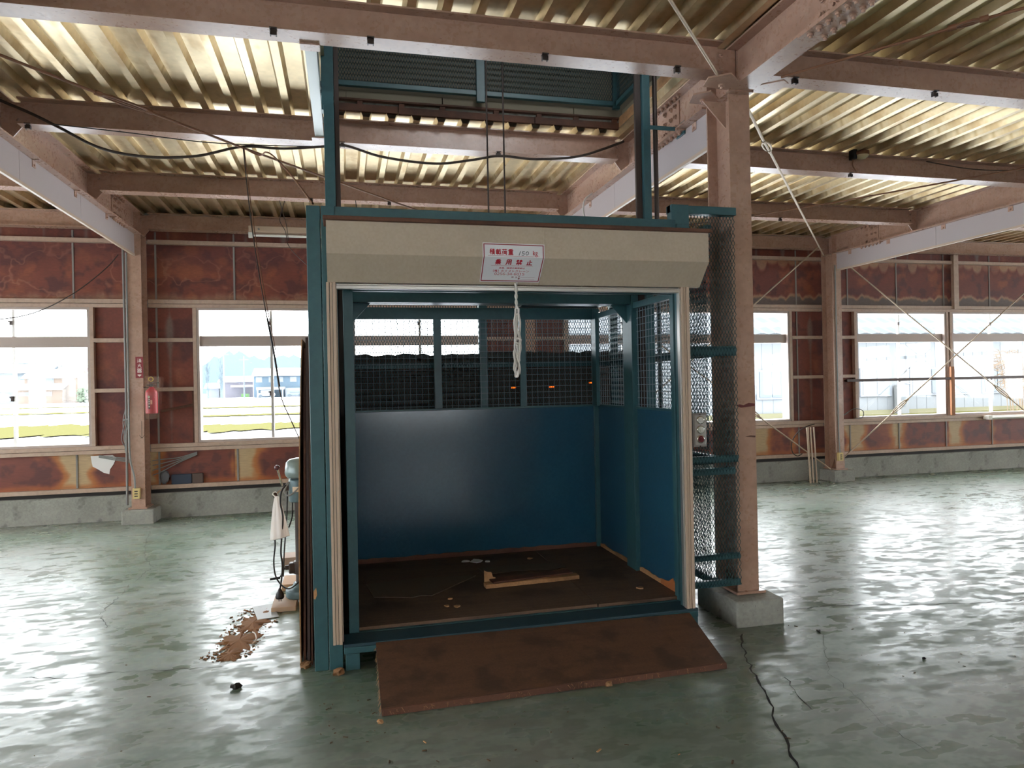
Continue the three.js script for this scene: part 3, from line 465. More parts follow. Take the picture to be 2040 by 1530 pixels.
{
  const s = thing('lift_shaft', 'teal steel frame of the goods lift with expanded mesh around it', 'lift shaft', [1.06, 0, -4.9]);
  const rb = (n, x0, x1, y0, y1, z0, z1, m = M.teal, r = 0.004) => part(n, rbox(x0, x1, y0, y1, z0, z1, r), m, s);
  const mesh = (o, u, v, U, W) => { const q = part('expanded_mesh', expanded(o, u, v, U, W), M.mesh, s); q.userData.kind = 'stuff'; };
  rb('front_post', -0.187, -0.113, 0, 2.556, -4.03, -3.972); rb('front_post', -0.109, -0.036, 0, 2.556, -4.03, -3.968); rb('front_post', 2.03, 2.1, 0, 2.53, -4.03, -3.972);
  rb('header', -0.109, 2.02, 2.494, 2.556, -4.04, -3.975); rb('stub_post', 2.0, 2.12, 2.5, 2.655, -4.05, -3.985); rb('top_angle', 2.0, 2.46, 2.604, 2.655, -4.06, -4.0);
  for (const [a, b] of [[1.708, 1.77], [1.023, 1.067], [0.4, 0.438], [0.229, 0.271]]) rb('cross_bar', 2.1, 2.462, a, b, -4.07, -4.035);
  rb('cross_bar', 2.1, 2.462, 0.94, 0.985, -4.1, -4.07);
  mesh(V(2.1, 0.235, -4.03), EX, EY, 0.362, 2.38);
  // rear frame
  for (const [a, b] of [[-0.19, -0.13], [1.105, 1.175], [2.28, 2.345]]) rb('rear_post', a, b, 0, 2.556, -5.8, -5.75);
  for (const [a, b] of [[1.70, 1.742], [2.5, 2.556], [0.05, 0.1]]) rb('rear_rail', -0.13, 2.28, a, b, -5.795, -5.76);
  mesh(V(-0.13, 1.2, -5.757), EX, EY, 2.42, 1.31);
  // side frames
  for (const x of [-0.165, 2.3]) { for (const [a, b] of [[1.70, 1.76], [2.5, 2.556], [1.02, 1.07], [0.23, 0.28]]) rb('side_rail', x - 0.02, x + 0.02, a, b, -5.75, -4.07); mesh(V(x + (x < 0 ? 0.025 : -0.025), 0.25, -5.75), EZ, EY, 1.68, 2.25); }
  // guides for the car, up through the ceiling
  rb('guide_post', -0.1, -0.032, 0, 3.43, -4.84, -4.77); rb('guide_post', -0.112, -0.034, 3.4, 6.5, -4.86, -4.78); rb('guide_post', 2.174, 2.234, 0, 6.5, -4.83, -4.76);
  rb('guide_rail', 2.126, 2.174, 0, 6.5, -4.815, -4.79, M.iron); rb('guide_rail', -0.032, 0.0, 0, 6.5, -4.815, -4.79, M.iron);
  part('return_pipe', cyl(V(2.29, 0.2, -4.8), V(2.29, 6.4, -4.8), 0.0175), M.iron, s);
  rb('bracket', 2.2, 2.505, 3.44, 3.446, -4.83, -4.76); rb('bracket', 2.2, 2.505, 3.415, 3.446, -4.765, -4.758); rb('bracket', 2.49, 2.502, 3.39, 3.49, -4.86, -4.73);
  rb('bracket', -0.118, -0.08, 3.57, 3.6, -4.84, -4.8); rb('bracket', -0.118, -0.08, 3.515, 3.54, -4.84, -4.8);
  // guard on the storey above
  rb('guard_rail', -0.05, 2.33, 3.924, 3.964, -5.64, -5.6); rb('guard_rail', 2.31, 2.35, 3.924, 3.964, -5.6, -4.15); rb('guard_post', 1.093, 1.165, 3.865, 5.0, -5.615, -5.585); rb('guard_post', 2.29, 2.35, 3.9, 5.0, -5.64, -5.6); rb('guard_post', -0.08, -0.03, 3.86, 5.0, -5.64, -5.6);
  rb('guard_rail', -0.05, 2.33, 4.95, 5.0, -5.64, -5.6);
  mesh(V(-0.03, 3.96, -5.615), EX, EY, 2.32, 0.99); mesh(V(2.325, 3.96, -5.6), EZ, EY, 1.45, 0.99);
  // threshold
  rb('sill', -0.03, 2.1, 0.128, 0.146, -4.1, -3.93, M.sillPaint); rb('sill', -0.03, 2.1, 0.092, 0.128, -3.945, -3.93); rb('sill_leg', -0.022, 0.055, 0, 0.092, -4.0, -3.935); rb('sill_leg', 2.03, 2.1, 0, 0.092, -4.0, -3.935);
  part('paint_scar', extr([[-0.187, 0.44], [-0.172, 0.46], [-0.168, 0.42], [-0.178, 0.395], [-0.187, 0.4]], 0.0006).translate(0, 0, -3.9718), M.paleWood, s, 'bare patch chipped out of the teal paint');
}
// ------------------------------------------------------------------ shutter: box with a plank on top, two guides, bottom bar
{
  const b = thing('shutter_box', 'long beige shutter box with a folded lower face over the lift opening', 'shutter box', [1.035, 2.13, -3.88]);
  const pr = [[3.97, 2.13], [3.932, 2.13], [3.812, 2.265], [3.812, 2.44], [3.97, 2.44]];
  const half = (x0, x1) => { const g = new THREE.ExtrudeGeometry(shapeOf(pr), { depth: x1 - x0, bevelEnabled: false }); g.rotateY(Math.PI / 2); g.translate(x0, 0, 0); g.applyMatrix4(new THREE.Matrix4().makeScale(1, 1, 1)); return wuv(g); };
  part('cover_panel', half(-0.08, 1.116), M.cover, b); part('cover_panel', half(1.1185, 2.152), M.cover, b);
  part('lap_seam', [rbox(1.112, 1.1225, 2.268, 2.438, -3.8125, -3.8095, 0.001)], M.cover, b);
  part('top_plank', rbox(-0.095, 2.165, 2.441, 2.463, -3.98, -3.79, 0.004), M.darkWood, b, 'brown plank lying on the box');
  part('bottom_bar', [rbox(-0.036, 2.02, 2.094, 2.116, -3.965, -3.935, 0.004), rbox(-0.036, 2.02, 2.116, 2.124, -3.958, -3.942, 0.002)], M.alum, b);
}
for (const [x0, x1, l] of [[-0.087, -0.037, 'cream grooved shutter guide on the left of the lift opening'], [2.025, 2.08, 'cream grooved shutter guide on the right of the lift opening']]) {
  const g = thing('shutter_guide', l, 'shutter guide', [(x0 + x1) / 2, 0.147, -3.95]), w = x1 - x0;
  part('rail', [rbox(x0, x0 + w * 0.3, 0.147, 2.13, -3.968, -3.93, 0.002), rbox(x0 + w * 0.34, x0 + w * 0.62, 0.147, 2.13, -3.968, -3.933, 0.002), rbox(x0 + w * 0.66, x1, 0.147, 2.13, -3.968, -3.928, 0.002)], M.cream, g);
  part('inner_lip', x0 < 1 ? rbox(x1 + 0.001, x1 + 0.006, 0.16, 2.12, -3.965, -3.94, 0.001) : rbox(x0 - 0.012, x0 - 0.001, 0.16, 2.12, -3.968, -3.935, 0.001), x0 < 1 ? M.cream : M.alum, g);
}
solo('plastic_sheet', (() => { const vs = [], fs = [], n = 60; for (let i = 0; i <= n; i++) { const x = 0.0 + 0.92 * i / n, h = 0.006 + 0.016 * Math.sin(i / n * Math.PI) + 0.004 * Math.sin(i * 1.7); vs.push([x, 2.464, -3.965], [x, 2.464 + h, -3.93 + 0.008 * Math.sin(i * 0.9)], [x, 2.4645, -3.87 + 0.01 * Math.sin(i * 0.6)]); } for (let i = 0; i < n; i++) for (const k of [0, 1]) fs.push([3 * i + k, 3 * i + k + 1, 3 * i + k + 4, 3 * i + k + 3]); return poly(vs, fs); })(), M.film, 'crumpled strip of clear plastic lying on the plank over the shutter box', 'plastic sheet', [0.46, 2.464, -3.92]);

// ------------------------------------------------------------------ lettering drawn stroke by stroke
const K = {
  積: 'M40 8L12 18M6 34H46M27 14V96M27 40L6 68M27 40L46 60M52 14H96M56 27H92M50 41H98M74 5V41M58 52H90V82H58ZM58 62H90M58 72H90M66 84L52 97M82 84L96 97', 載: 'M8 22H60M34 6V36M2 38H98M12 50H56V72H12ZM12 61H56M4 84H64M34 40V98M70 5Q74 60 96 92L98 78M92 52Q80 80 62 96M84 10L94 22',
  荷: 'M4 16H96M32 4V28M68 4V28M26 34L6 62M18 48V98M34 42H96M84 42V90Q84 97 72 94M42 56H68V80H42Z', 重: 'M84 6L18 14M4 26H96M20 38H80V66H20ZM20 52H80M50 12V92M12 78H88M4 94H96',
  乗: 'M80 6L20 15M8 28H92M12 46H88M4 62H96M30 18V62M70 18V62M50 10V98M48 64L10 92M52 64L92 92', 用: 'M22 10V60Q20 86 6 98M22 10H88V88Q88 96 74 94M22 38H88M22 64H88M55 10V94',
  禁: 'M6 16H46M26 4V52M26 18L6 42M26 18L44 36M54 16H96M74 4V52M74 18L56 42M74 18L96 42M20 58H80M6 70H94M50 70V92Q50 98 40 95M28 76L12 94M72 76L90 92', 止: 'M54 8V92M54 44H90M24 36V92M4 93H96',
  点: 'M46 4V34M46 18H82M20 34H80V62H20ZM14 74L6 94M36 76L40 94M60 76L66 94M82 74L94 94', 検: 'M4 28H42M24 4V98M24 32L4 66M24 34L42 54M70 4L46 30M70 4L98 30M56 34H86M54 46H88V64H54ZM71 34V64M70 66L48 96M72 66L98 96', '、': 'M10 74L30 94',
  修: 'M24 4L4 40M16 28V98M34 24V80M62 4L44 34M56 18H94M84 18L50 54M58 26L96 54M84 56L52 68M88 68L50 82M92 80L48 98', 理: 'M6 14H40M6 46H38M4 82H42M23 14V82M52 10H92V50H52ZM52 30H92M72 10V94M54 70H90M46 94H98', の: 'M52 16Q44 62 26 74Q10 80 12 52Q20 18 52 16Q88 18 86 56Q80 82 54 90',
  御: 'M22 4L4 24M26 24L4 54M16 42V98M44 6L34 24M38 20H66M32 38H68M52 20V80M36 52V84M52 58H66M30 86L68 76M74 14H96V72L86 68M74 14V98', 命: 'M50 4L4 42M50 4L96 42M30 36H70M14 52H44V82H14ZM58 52H88V86L76 82M58 52V98', は: 'M14 10Q4 50 16 92M36 32H94M70 8V74Q66 94 48 90Q34 82 50 74Q74 72 94 92',
  株: 'M4 28H42M23 4V98M23 32L4 66M23 34L42 54M58 10L48 32M54 24H92M46 50H98M72 4V98M70 52L46 84M74 52L98 84', '(': 'M80 2Q40 50 80 98', ')': 'M20 2Q60 50 20 98', ホ: 'M8 28H92M50 6V90L38 84M26 46L10 76M74 46L90 76', イ: 'M84 6Q60 40 8 56M54 38V96', ス: 'M16 16H80Q64 62 8 92M54 56L92 92', ト: 'M32 4V96M32 38L84 60',
  ク: 'M38 6Q32 34 10 54M34 22H82Q76 72 22 96', レ: 'M20 8V88Q60 76 90 42', ー: 'M6 50H94', ン: 'M12 18L36 36M10 88Q64 78 90 28', 担: 'M2 26H40M22 4V90L10 84M2 62L40 48M50 12H90V70H50ZM50 40H90M44 92H98', 当: 'M50 4V38M18 12L28 32M82 12L70 32M14 42H86V96H14M14 68H86', 正: 'M6 10H94M50 10V92M50 48H86M22 42V92M2 93H98', 副: 'M4 8H60M12 22H52V44H12ZM8 54H56V96H8ZM8 75H56M32 54V96M70 14V72M92 4V92L80 86',
  消: 'M12 8L24 20M4 36L18 48M6 96L26 58M66 4V36M44 10L54 30M90 10L78 30M46 40V98M46 40H88V92L78 94M46 58H88M46 76H88', 火: 'M50 6Q50 66 8 96M50 50Q66 80 96 96M20 30L30 56M84 26L66 54', 器: 'M10 6H42V30H10ZM58 6H90V30H58ZM4 46H96M50 34Q40 60 4 66M52 46Q66 62 98 66M10 70H42V96H10ZM58 70H90V96H58ZM78 34L86 40',
};
function kanji(g, text, x, y, w, h, gap, lw, color, vertical = false) {
  g.strokeStyle = color; g.lineJoin = 'round';
  for (const ch of text) { if (K[ch]) { g.save(); g.translate(x, y); g.scale(w / 100, h / 100); g.lineWidth = lw * 100 / w; g.stroke(new Path2D(K[ch])); g.restore(); } if (vertical) y += h + gap; else x += w + gap; }
}
const signTex = canvasTex(1024, 698, (g, w, h) => {
  g.fillStyle = '#e4e2e6'; g.fillRect(0, 0, w, h); g.strokeStyle = '#8e1626'; g.lineWidth = 15; g.strokeRect(22, 22, w - 44, h - 44);
  const R = '#b0142c';
  kanji(g, '積載荷重', 110, 92, 88, 100, 14, 13, R); g.strokeStyle = '#1c1c1c'; g.lineWidth = 9; g.lineCap = 'round'; g.stroke(new Path2D('M622 130L596 196M690 134H656L650 160Q690 152 682 180Q670 200 642 190M732 132Q700 160 718 188Q752 190 756 152Q752 132 732 132')); g.lineCap = 'butt';
  g.fillStyle = R; g.font = 'bold 104px sans-serif'; g.save(); g.translate(824, 192); g.scale(0.72, 1); g.fillText('kg', 0, 0); g.restore();
  g.fillRect(86, 208, 850, 4);
  let x = 214; for (const ch of '乗用禁止') { kanji(g, ch, x, 268, 104, 104, 0, 16, R); x += 174; } g.fillRect(158, 386, 700, 4);
  kanji(g, '点検、修理の御用命は', 292, 416, 40, 32, 4, 5, R); kanji(g, '(株)', 176, 462, 48, 50, 2, 6, R); kanji(g, 'ホイストクレーン', 334, 466, 52, 44, 9, 6, R);
  g.fillStyle = R; g.font = '62px sans-serif'; g.save(); g.translate(230, 566); g.scale(1.35, 1); g.fillText('0256-34-6015', 0, 0); g.restore();
  kanji(g, '担', 530, 588, 36, 32, 0, 4, '#7a1626'); kanji(g, '当', 592, 588, 36, 32, 0, 4, '#7a1626'); kanji(g, '正', 644, 570, 34, 30, 0, 4, '#7a1626'); kanji(g, '副', 644, 612, 34, 32, 0, 4, '#7a1626'); g.fillStyle = '#7a1626'; g.fillRect(690, 604, 240, 3); g.fillRect(690, 648, 240, 3);
});
{
  const a = 0.081, b = 0.166, t = a / (a + b), P = [[0.762, 2.345, -3.8085], [1.12, 2.342, -3.8085], [0.762, 2.266, -3.8085], [1.12, 2.266, -3.8085], [0.762, 2.143, -3.9178], [1.115, 2.143, -3.9178]], U = [[0, 1], [1, 1], [0, 1 - t], [1, 1 - t], [0, 0], [1, 0]];
  const p = [], uv = []; for (const k of [0, 2, 3, 0, 3, 1, 2, 4, 5, 2, 5, 3]) { p.push(...P[k]); uv.push(...U[k]); }
  const g = new THREE.BufferGeometry(); g.setAttribute('position', new THREE.BufferAttribute(new Float32Array(p), 3)); g.setAttribute('uv', new THREE.BufferAttribute(new Float32Array(uv), 2)); g.computeVertexNormals();
  solo('load_sign', g, std(0xffffff, 0.35, 0, { map: signTex }), 'white load sign with red Japanese lettering folded over the shutter box', 'sign', [0.94, 2.24, -3.84]);
}
// pull cord knotted into a long skein
{
  const c = thing('pull_cord', 'grey-white plastic pull cord knotted into a skein hanging from the shutter', 'cord', [0.98, 2.12, -3.94]); const z = -3.925;
  const tw = (x0, amp, y0, y1, ph, r) => { const pts = []; for (let i = 0; i <= 26; i++) { const t = i / 26; pts.push([x0 + amp * Math.sin(t * 14 + ph), mix(y0, y1, t), z + amp * Math.cos(t * 14 + ph)]); } return tube(pts, r, 80, 6); };
  part('stem', [tw(0.978, 0.005, 2.15, 1.99, 0, 0.005), tw(0.978, 0.005, 2.15, 1.99, 3, 0.005)], M.rope, c);
  const loop = (dx, y0, y1, r, w) => tube(Array.from({ length: 25 }, (_, i) => { const t = i / 24 * Math.PI * 2; return [0.979 + dx + w * Math.sin(t) + 0.003 * Math.sin(t * 7), mix(y0, y1, 0.5 - 0.5 * Math.cos(t)), z + 0.006 * Math.sin(t * 3)]; }), r, 90, 6);
  part('skein', [loop(0.002, 1.995, 1.68, 0.0062, 0.017), loop(0.006, 1.96, 1.74, 0.0055, 0.013), loop(-0.008, 1.78, 1.595, 0.0065, 0.013), loop(-0.003, 1.72, 1.6, 0.0055, 0.009), tw(0.985, 0.007, 1.99, 1.61, 1, 0.0055)], M.rope, c);
  part('knot', [tube([[0.968, 1.82, z], [0.996, 1.81, z + 0.014], [0.99, 1.79, z - 0.01], [0.966, 1.8, z + 0.012], [0.999, 1.825, z]], 0.006, 40)], M.rope, c);
}
// ------------------------------------------------------------------ the lift car
{
  const c = thing('lift_car', 'blue painted goods lift car with wire mesh upper walls', 'lift car', [1.05, 0.13, -4.87]);
  const rb = (n, x0, x1, y0, y1, z0, z1, m = M.teal, r = 0.003) => part(n, rbox(x0, x1, y0, y1, z0, z1, r), m, c), YT = 1.358;
  rb('floor_frame', 0.0, 2.11, 0.125, 0.146, -5.63, -4.105);
  rb('back_panel', 0.03, 2.09, 0.166, YT, -5.63, -5.61, M.blueBack); rb('side_panel', 0.0, 0.02, 0.166, YT, -5.61, -4.13, M.blue); rb('side_panel', 2.09, 2.11, 0.166, YT, -5.61, -4.13, M.blue);
  rb('panel_rim', 0.05, 2.08, YT - 0.004, YT + 0.012, -5.625, -5.59); for (const x of [0.0, 2.075]) rb('panel_rim', x, x + 0.035, YT - 0.004, YT + 0.012, -5.6, -4.14);
  for (const [x, z] of [[0.0, -4.155], [0.0, -5.63], [2.055, -4.155], [2.055, -5.63]]) rb('corner_post', x, x + 0.056, 0.146, 2.18, z, z + 0.05);
  rb('mid_post', 2.055, 2.112, 0.146, 2.2, -4.94, -4.77); rb('mid_post', -0.002, 0.05, 0.146, 2.2, -4.94, -4.77);
  rb('stile', 0.704, 0.766, YT, 2.09, -5.63, -5.6); rb('stile', 1.416, 1.467, YT, 2.09, -5.63, -5.6); rb('stile', 2.045, 2.075, YT, 2.09, -5.6, -5.5);
  rb('top_rail', 0.0, 2.11, 2.088, 2.182, -5.63, -5.59); rb('top_rail', 0.0, 2.11, 2.108, 2.146, -4.155, -4.115); for (const x of [0.0, 2.07]) rb('top_rail', x, x + 0.04, 2.09, 2.135, -5.6, -4.14);
  rb('crosshead', 0.0, 2.11, 2.124, 2.205, -4.93, -4.85); rb('crosshead', 0.0, 2.11, 2.124, 2.205, -4.84, -4.78);
  part('knee_plate', extr([[2.056, 2.124], [1.93, 2.124], [2.056, 1.99]], 0.006).translate(0, 0, -4.86), M.teal, c); part('knee_plate', extr([[0.05, 2.124], [0.18, 2.124], [0.05, 1.98]], 0.006).translate(0, 0, -4.86), M.teal, c);
  part('roof_plate', box(1.4, 2.09, 2.184, 2.188, -5.6, -5.0), M.teal, c);
  // woven wire
  const wire = (a, b) => cyl(a, b, 0.002, 0.002, 5, true), grid = (f, n0, n1, y0, y1) => { const g = []; for (let t = n0 + 0.03; t < n1; t += 0.048) g.push(wire(f(t, y0), f(t, y1))); for (let y = y0 + 0.03; y < y1; y += 0.0485) g.push(wire(f(n0, y), f(n1, y))); return g; };
  const gx = part('wire_mesh', grid((t, y) => V(t, y, -5.612), 0.05, 2.06, YT, 2.09), M.wire, c); gx.userData.kind = 'stuff';
  for (const x of [0.02, 2.095]) { const q = part('wire_mesh', grid((t, y) => V(x, y, t), -5.6, -4.15, YT, 2.09), M.wire, c); q.userData.kind = 'stuff'; }
  // floor of old boards and the bare strip above them
  rb('floor_sheet', 0.03, 1.515, 0.146, 0.166, -5.61, -4.13, M.ply); rb('floor_sheet', 1.518, 2.09, 0.146, 0.167, -5.61, -4.125, M.ply);
  const ragged = (n, lo, hi, x0, x1) => { const pts = [[x0, 0.166], [x1, 0.166]]; for (let i = n; i >= 0; i--) pts.push([mix(x0, x1, i / n), 0.166 + rr(lo, hi)]); return pts; };
  part('skirting', extr(ragged(46, 0.03, 0.04, 0.057, 2.085), 0.006).translate(0, 0, -5.609), M.darkWood, c, 'bare brown strip along the foot of the back panel');
  { const g = extr([...ragged(26, 0.02, 0.04, -5.6, -4.25), [-5.6, 0.166]], 0.006); g.rotateY(-Math.PI / 2); g.translate(2.089, 0, 0); part('skirting', g, M.paleWood, c); }
  { const g = extr([[-4.42, 0.168], [-4.17, 0.168], [-4.18, 0.26], [-4.215, 0.23], [-4.24, 0.25], [-4.3, 0.215], [-4.42, 0.2]], 0.005); g.rotateY(-Math.PI / 2); g.translate(2.087, 0, 0); part('skirting', g, std(0xb06a3c, 0.7), c, 'orange-brown splintered strip at the front right foot'); }
  for (const s of [-1, 1]) part('cable_eye', cyl(V(1.08 + s * 0.06, 2.2, -4.86), V(1.08 + s * 0.06, 2.26, -4.86), 0.02), M.iron, c);
}
for (const [x, l] of [[1.021, 'left of the two dark hoist cables rising from the lift car'], [1.142, 'right of the two dark hoist cables rising from the lift car']]) solo('hoist_cable', cyl(V(x, 2.22, -4.86), V(x, 6.55, -4.86), 0.0062, 0.0062, 8), M.iron, l, 'cable', [x, 2.22, -4.86]);
// scraps on the car floor
const flat = (pts, y, h) => { const g = extr(pts.map(([x, z]) => [x, -z]), h); g.rotateX(-Math.PI / 2); g.translate(0, y, 0); return wuv(g); };
solo('torn_sheet', flat([[0.12, -5.0], [0.5, -5.05], [0.9, -4.99], [0.75, -4.83], [0.53, -4.6], [0.47, -4.63], [0.4, -4.6], [0.3, -4.64], [0.16, -4.68]], 0.167, 0.005), M.lineol, 'torn flap of floor sheet lying left of the broken board in the lift', 'floor sheet', [0.5, 0.167, -4.8]);
solo('torn_sheet', flat([[0.95, -5.2], [1.55, -5.16], [1.6, -5.0], [1.45, -4.98], [1.2, -5.03], [0.98, -5.0]], 0.167, 0.004), M.lineol, 'dark strip of floor sheet lying behind the broken board in the lift', 'floor sheet', [1.27, 0.167, -5.1]);
{ const g = rbox(-0.34, 0.34, 0, 0.028, -0.035, 0.035, 0.003); g.rotateY(0.05); g.translate(1.245, 0.168, -4.7); const g2 = rbox(-0.3, 0.3, 0, 0.012, -0.05, 0.05, 0.003); g2.rotateY(0.12); g2.translate(1.25, 0.197, -4.74); const b = thing('broken_board', 'broken pale board lying in the middle of the lift floor', 'board', [1.245, 0.168, -4.7]); part('plank', g, M.paleWood, b); part('splinter', g2, M.darkWood, b); const g3 = extr([[0, 0], [0.075, 0], [0.078, 0.045], [0.06, 0.05], [0.05, 0.085], [0.02, 0.088], [0, 0.1]], 0.02).translate(0.915, 0.168, -4.76); part('stub', g3, M.paleWood, b); }
[[0.9, -5.42, 0.07], [0.98, -5.4, 0.1], [1.06, -5.36, 0.05], [0.6, -4.36, 0.04], [0.66, -4.33, 0.045], [0.64, -4.5, 0.03], [1.9, -4.35, 0.05], [1.4, -5.35, 0.05]].forEach(([x, z, s], i) => solo('paper_scrap', flat(Array.from({ length: 7 }, (_, k) => [x + s * rr(0.3, 0.6) * Math.cos(k * 0.9), z + s * rr(0.3, 0.6) * Math.sin(k * 0.9)]), 0.168, 0.004 + 0.004 * rnd()), i < 3 ? M.paper : M.paleWood, ['left one of three pale scraps at the foot of the lift back panel', 'middle and largest of three pale scraps at the foot of the lift back panel', 'right one of three pale scraps at the foot of the lift back panel', 'left crumb of the pair near the front edge of the lift floor', 'right crumb of the pair near the front edge of the lift floor', 'small crumb behind the pair at the front of the lift floor', 'tan scrap near the front right corner of the lift floor', 'tan scrap at the back right of the lift floor'][i], 'scrap', [x, 0.168, z]));
// ramp of thick board
{ const b = thing('ramp', 'worn brown board ramp leading up to the lift sill', 'ramp', [1.05, 0, -3.65]);
  part('deck_board', hexa([[0.141, 0.0, -3.345], [1.968, 0.0, -3.386], [2.035, 0.088, -3.926], [0.142, 0.104, -3.928]], [[0.139, 0.036, -3.352], [1.966, 0.034, -3.394], [2.035, 0.126, -3.922], [0.141, 0.142, -3.926]]), M.ramp, b);
  part('nosing', hexa([[0.14, 0.004, -3.343], [1.967, 0.004, -3.384], [1.967, 0.034, -3.388], [0.14, 0.036, -3.347]].map(([x, y, z]) => [x, y, z + 0.004]).slice(0, 2).concat([[1.967, 0.004, -3.392], [0.14, 0.004, -3.351]]), [[0.14, 0.034, -3.342], [1.967, 0.032, -3.383], [1.967, 0.037, -3.44], [0.14, 0.041, -3.40]]), M.darkWood, b, 'raw splintered front edge of the ramp');
  const sp = []; for (let i = 0; i < 90; i++) { const t = rnd(), x = mix(0.14, 1.967, t), z = mix(-3.343, -3.384, t), l = rr(0.006, 0.03), a = rr(-0.9, 0.9); sp.push(cyl(V(x, rr(0.004, 0.034), z), V(x + l * Math.sin(a), rr(0.002, 0.03), z + l * Math.cos(a) * 0.7), 0.0012, 0.0004, 4)); } for (let i = 0; i < 40; i++) { const t = rnd(); sp.push(cyl(V(0.139, mix(0.02, 0.12, t), mix(-3.35, -3.92, t)), V(0.139 - rr(0.004, 0.014), mix(0.0, 0.11, t), mix(-3.34, -3.91, t)), 0.0012, 0.0004, 4)); }
  const q = part('splinters', sp, M.paleWood, b); q.userData.kind = 'stuff';
}
// call box
{ const b = thing('call_box', 'grey lift call box with three push buttons on the mesh', 'switch box', [2.16, 1.24, -4.0]);
  part('case', rbox(2.105, 2.2, 1.136, 1.348, -4.03, -3.965, 0.006, 2), std(0x8d8884, 0.45, 0.2), b); part('face_plate', rbox(2.116, 2.192, 1.15, 1.334, -3.967, -3.961, 0.003), std(0xaaa5a0, 0.4, 0.2), b);
  [[1.305, 0xc9c6c0], [1.246, 0xc9c6c0], [1.187, 0x6a1f28]].forEach(([y, col], i) => { const k = part('button', [cyl(V(2.154, y, -3.961), V(2.154, y, -3.95), 0.021, 0.02, 20), cyl(V(2.154, y, -3.952), V(2.154, y, -3.944), 0.012, 0.011, 16)], std(col, 0.35), b, i === 2 ? 'dark red button' : undefined); part('collar', lathe([[0.021, 0], [0.026, 0], [0.026, 0.006], [0.021, 0.008]], 20).rotateX(Math.PI / 2).translate(2.154, y, -3.961), M.chrome, k); });
  part('screw', [cyl(V(2.154, 1.341, -3.966), V(2.154, 1.341, -3.962), 0.004), cyl(V(2.154, 1.142, -3.966), V(2.154, 1.142, -3.962), 0.004)], M.iron, b);
}
// dark boards leaning on the back of the shaft, small amber spots set to glow in front of them
function leaning(name, label, x0, x1, zb, zt, h, t, m) { const b = thing(name, label, 'board', [(x0 + x1) / 2, 0, zb]); const n = 24, top = []; for (let i = 0; i <= n; i++) top.push([mix(x0, x1, i / n), h + rr(-0.012, 0.012)]); const g = extr([[x0, 0], [x1, 0], ...top.reverse()], t); g.applyMatrix4(new THREE.Matrix4().set(1, 0, 0, 0, 0, 1, 0, 0, 0, (zt - zb) / h, 1, zb, 0, 0, 0, 1)); part('sheet', wuv(g), m, b); return b; }
leaning('dark_board', 'dark fibreboard sheet with a frayed top behind the left half of the lift', -0.12, 1.3, -6.08, -5.86, 1.815, 0.018, M.board);
leaning('dark_board', 'dark fibreboard sheet with a frayed top behind the right half of the lift', 1.2, 2.62, -6.12, -5.89, 1.83, 0.018, M.board);
[[1.43, 1.523, 0.04, 'amber spot glowing behind the mesh below the pull cord'], [1.775, 1.523, 0.055, 'amber spot glowing behind the middle of the right rear mesh'], [2.14, 1.553, 0.035, 'amber spot glowing near the rear right corner of the lift'], [-0.018, 0.555, 0.02, 'tiny amber spot glowing in the dark gap beside the left car post']].forEach(([x, y, w, l]) => { const z = (x > 1.25 ? -6.12 + 0.23 * y / 1.83 : -6.08 + 0.22 * y / 1.815) + 0.018, o = thing('amber_spot', l, 'lamp', [x, y, z]); part('housing', rbox(x - w / 2 - 0.006, x + w / 2 + 0.006, y - 0.012, y + 0.012, z - 0.003, z + 0.014, 0.002), M.black, o); part('glow', rbox(x - w / 2, x + w / 2, y - 0.006, y + 0.006, z + 0.012, z + 0.018, 0.002), std(0x301000, 0.5, 0, { emissive: 0xff6a10, emissiveIntensity: 1.6 }), o); });
// ------------------------------------------------------------------ left of the lift: leaning sheets, bench drill, rubbish on the floor
function leanSheet(label, xb, xt, z0, z1, h, t, m, dent = 0) {
  const b = thing('leaning_sheet', label, 'board', [xb, 0, (z0 + z1) / 2]); const n = 10, vs = [], P = (s, y, z) => [mix(xb, xt, y / h) + s * t + dent * Math.sin(y / h * 3.1), y, z];
  const lo = [], hi = []; for (let i = 0; i <= n; i++) { const y = h * i / n; lo.push(P(0, y, z1), P(1, y, z1)); hi.push(P(0, y, z0), P(1, y, z0)); }
  vs.push(...lo, ...hi); const N = lo.length, fs = []; for (let i = 0; i < n; i++) { const a = 2 * i; fs.push([a, a + 1, a + 3, a + 2], [N + a + 1, N + a, N + a + 2, N + a + 3], [a + 1, N + a + 1, N + a + 3, a + 3], [N + a, a, a + 2, N + a + 2]); } fs.push([2 * n, 2 * n + 1, N + 2 * n + 1, N + 2 * n], [1, 0, N, N + 1]);
  part('sheet', poly(vs, fs), m, b); return b;
}
leanSheet('pale-edged plywood sheet, outermost of those leaning on the left lift post', -0.272, -0.232, -5.85, -4.1, 1.83, 0.006, M.paleWood, -0.012);
leanSheet('dark sheet leaning directly behind the pale-edged plywood sheet at the lift', -0.255, -0.222, -5.8, -4.12, 1.78, 0.011, M.darkWood);
leanSheet('thick dark board in the middle of the sheets leaning on the lift post', -0.232, -0.209, -5.7, -4.09, 1.84, 0.014, M.board);
leanSheet('innermost dark board touching the left lift post', -0.21, -0.195, -5.75, -4.08, 1.86, 0.007, M.darkWood);
solo('yellow_strip', (() => { const g = rbox(-0.008, 0.008, 0, 0.33, -0.03, 0.03, 0.004, 2); g.rotateZ(0.05); g.translate(-0.285, 1.06, -5.86); return g; })(), M.yellow, 'yellow plastic strip hanging at the rear edge of the leaning sheets', 'strip', [-0.285, 1.06, -5.86]);
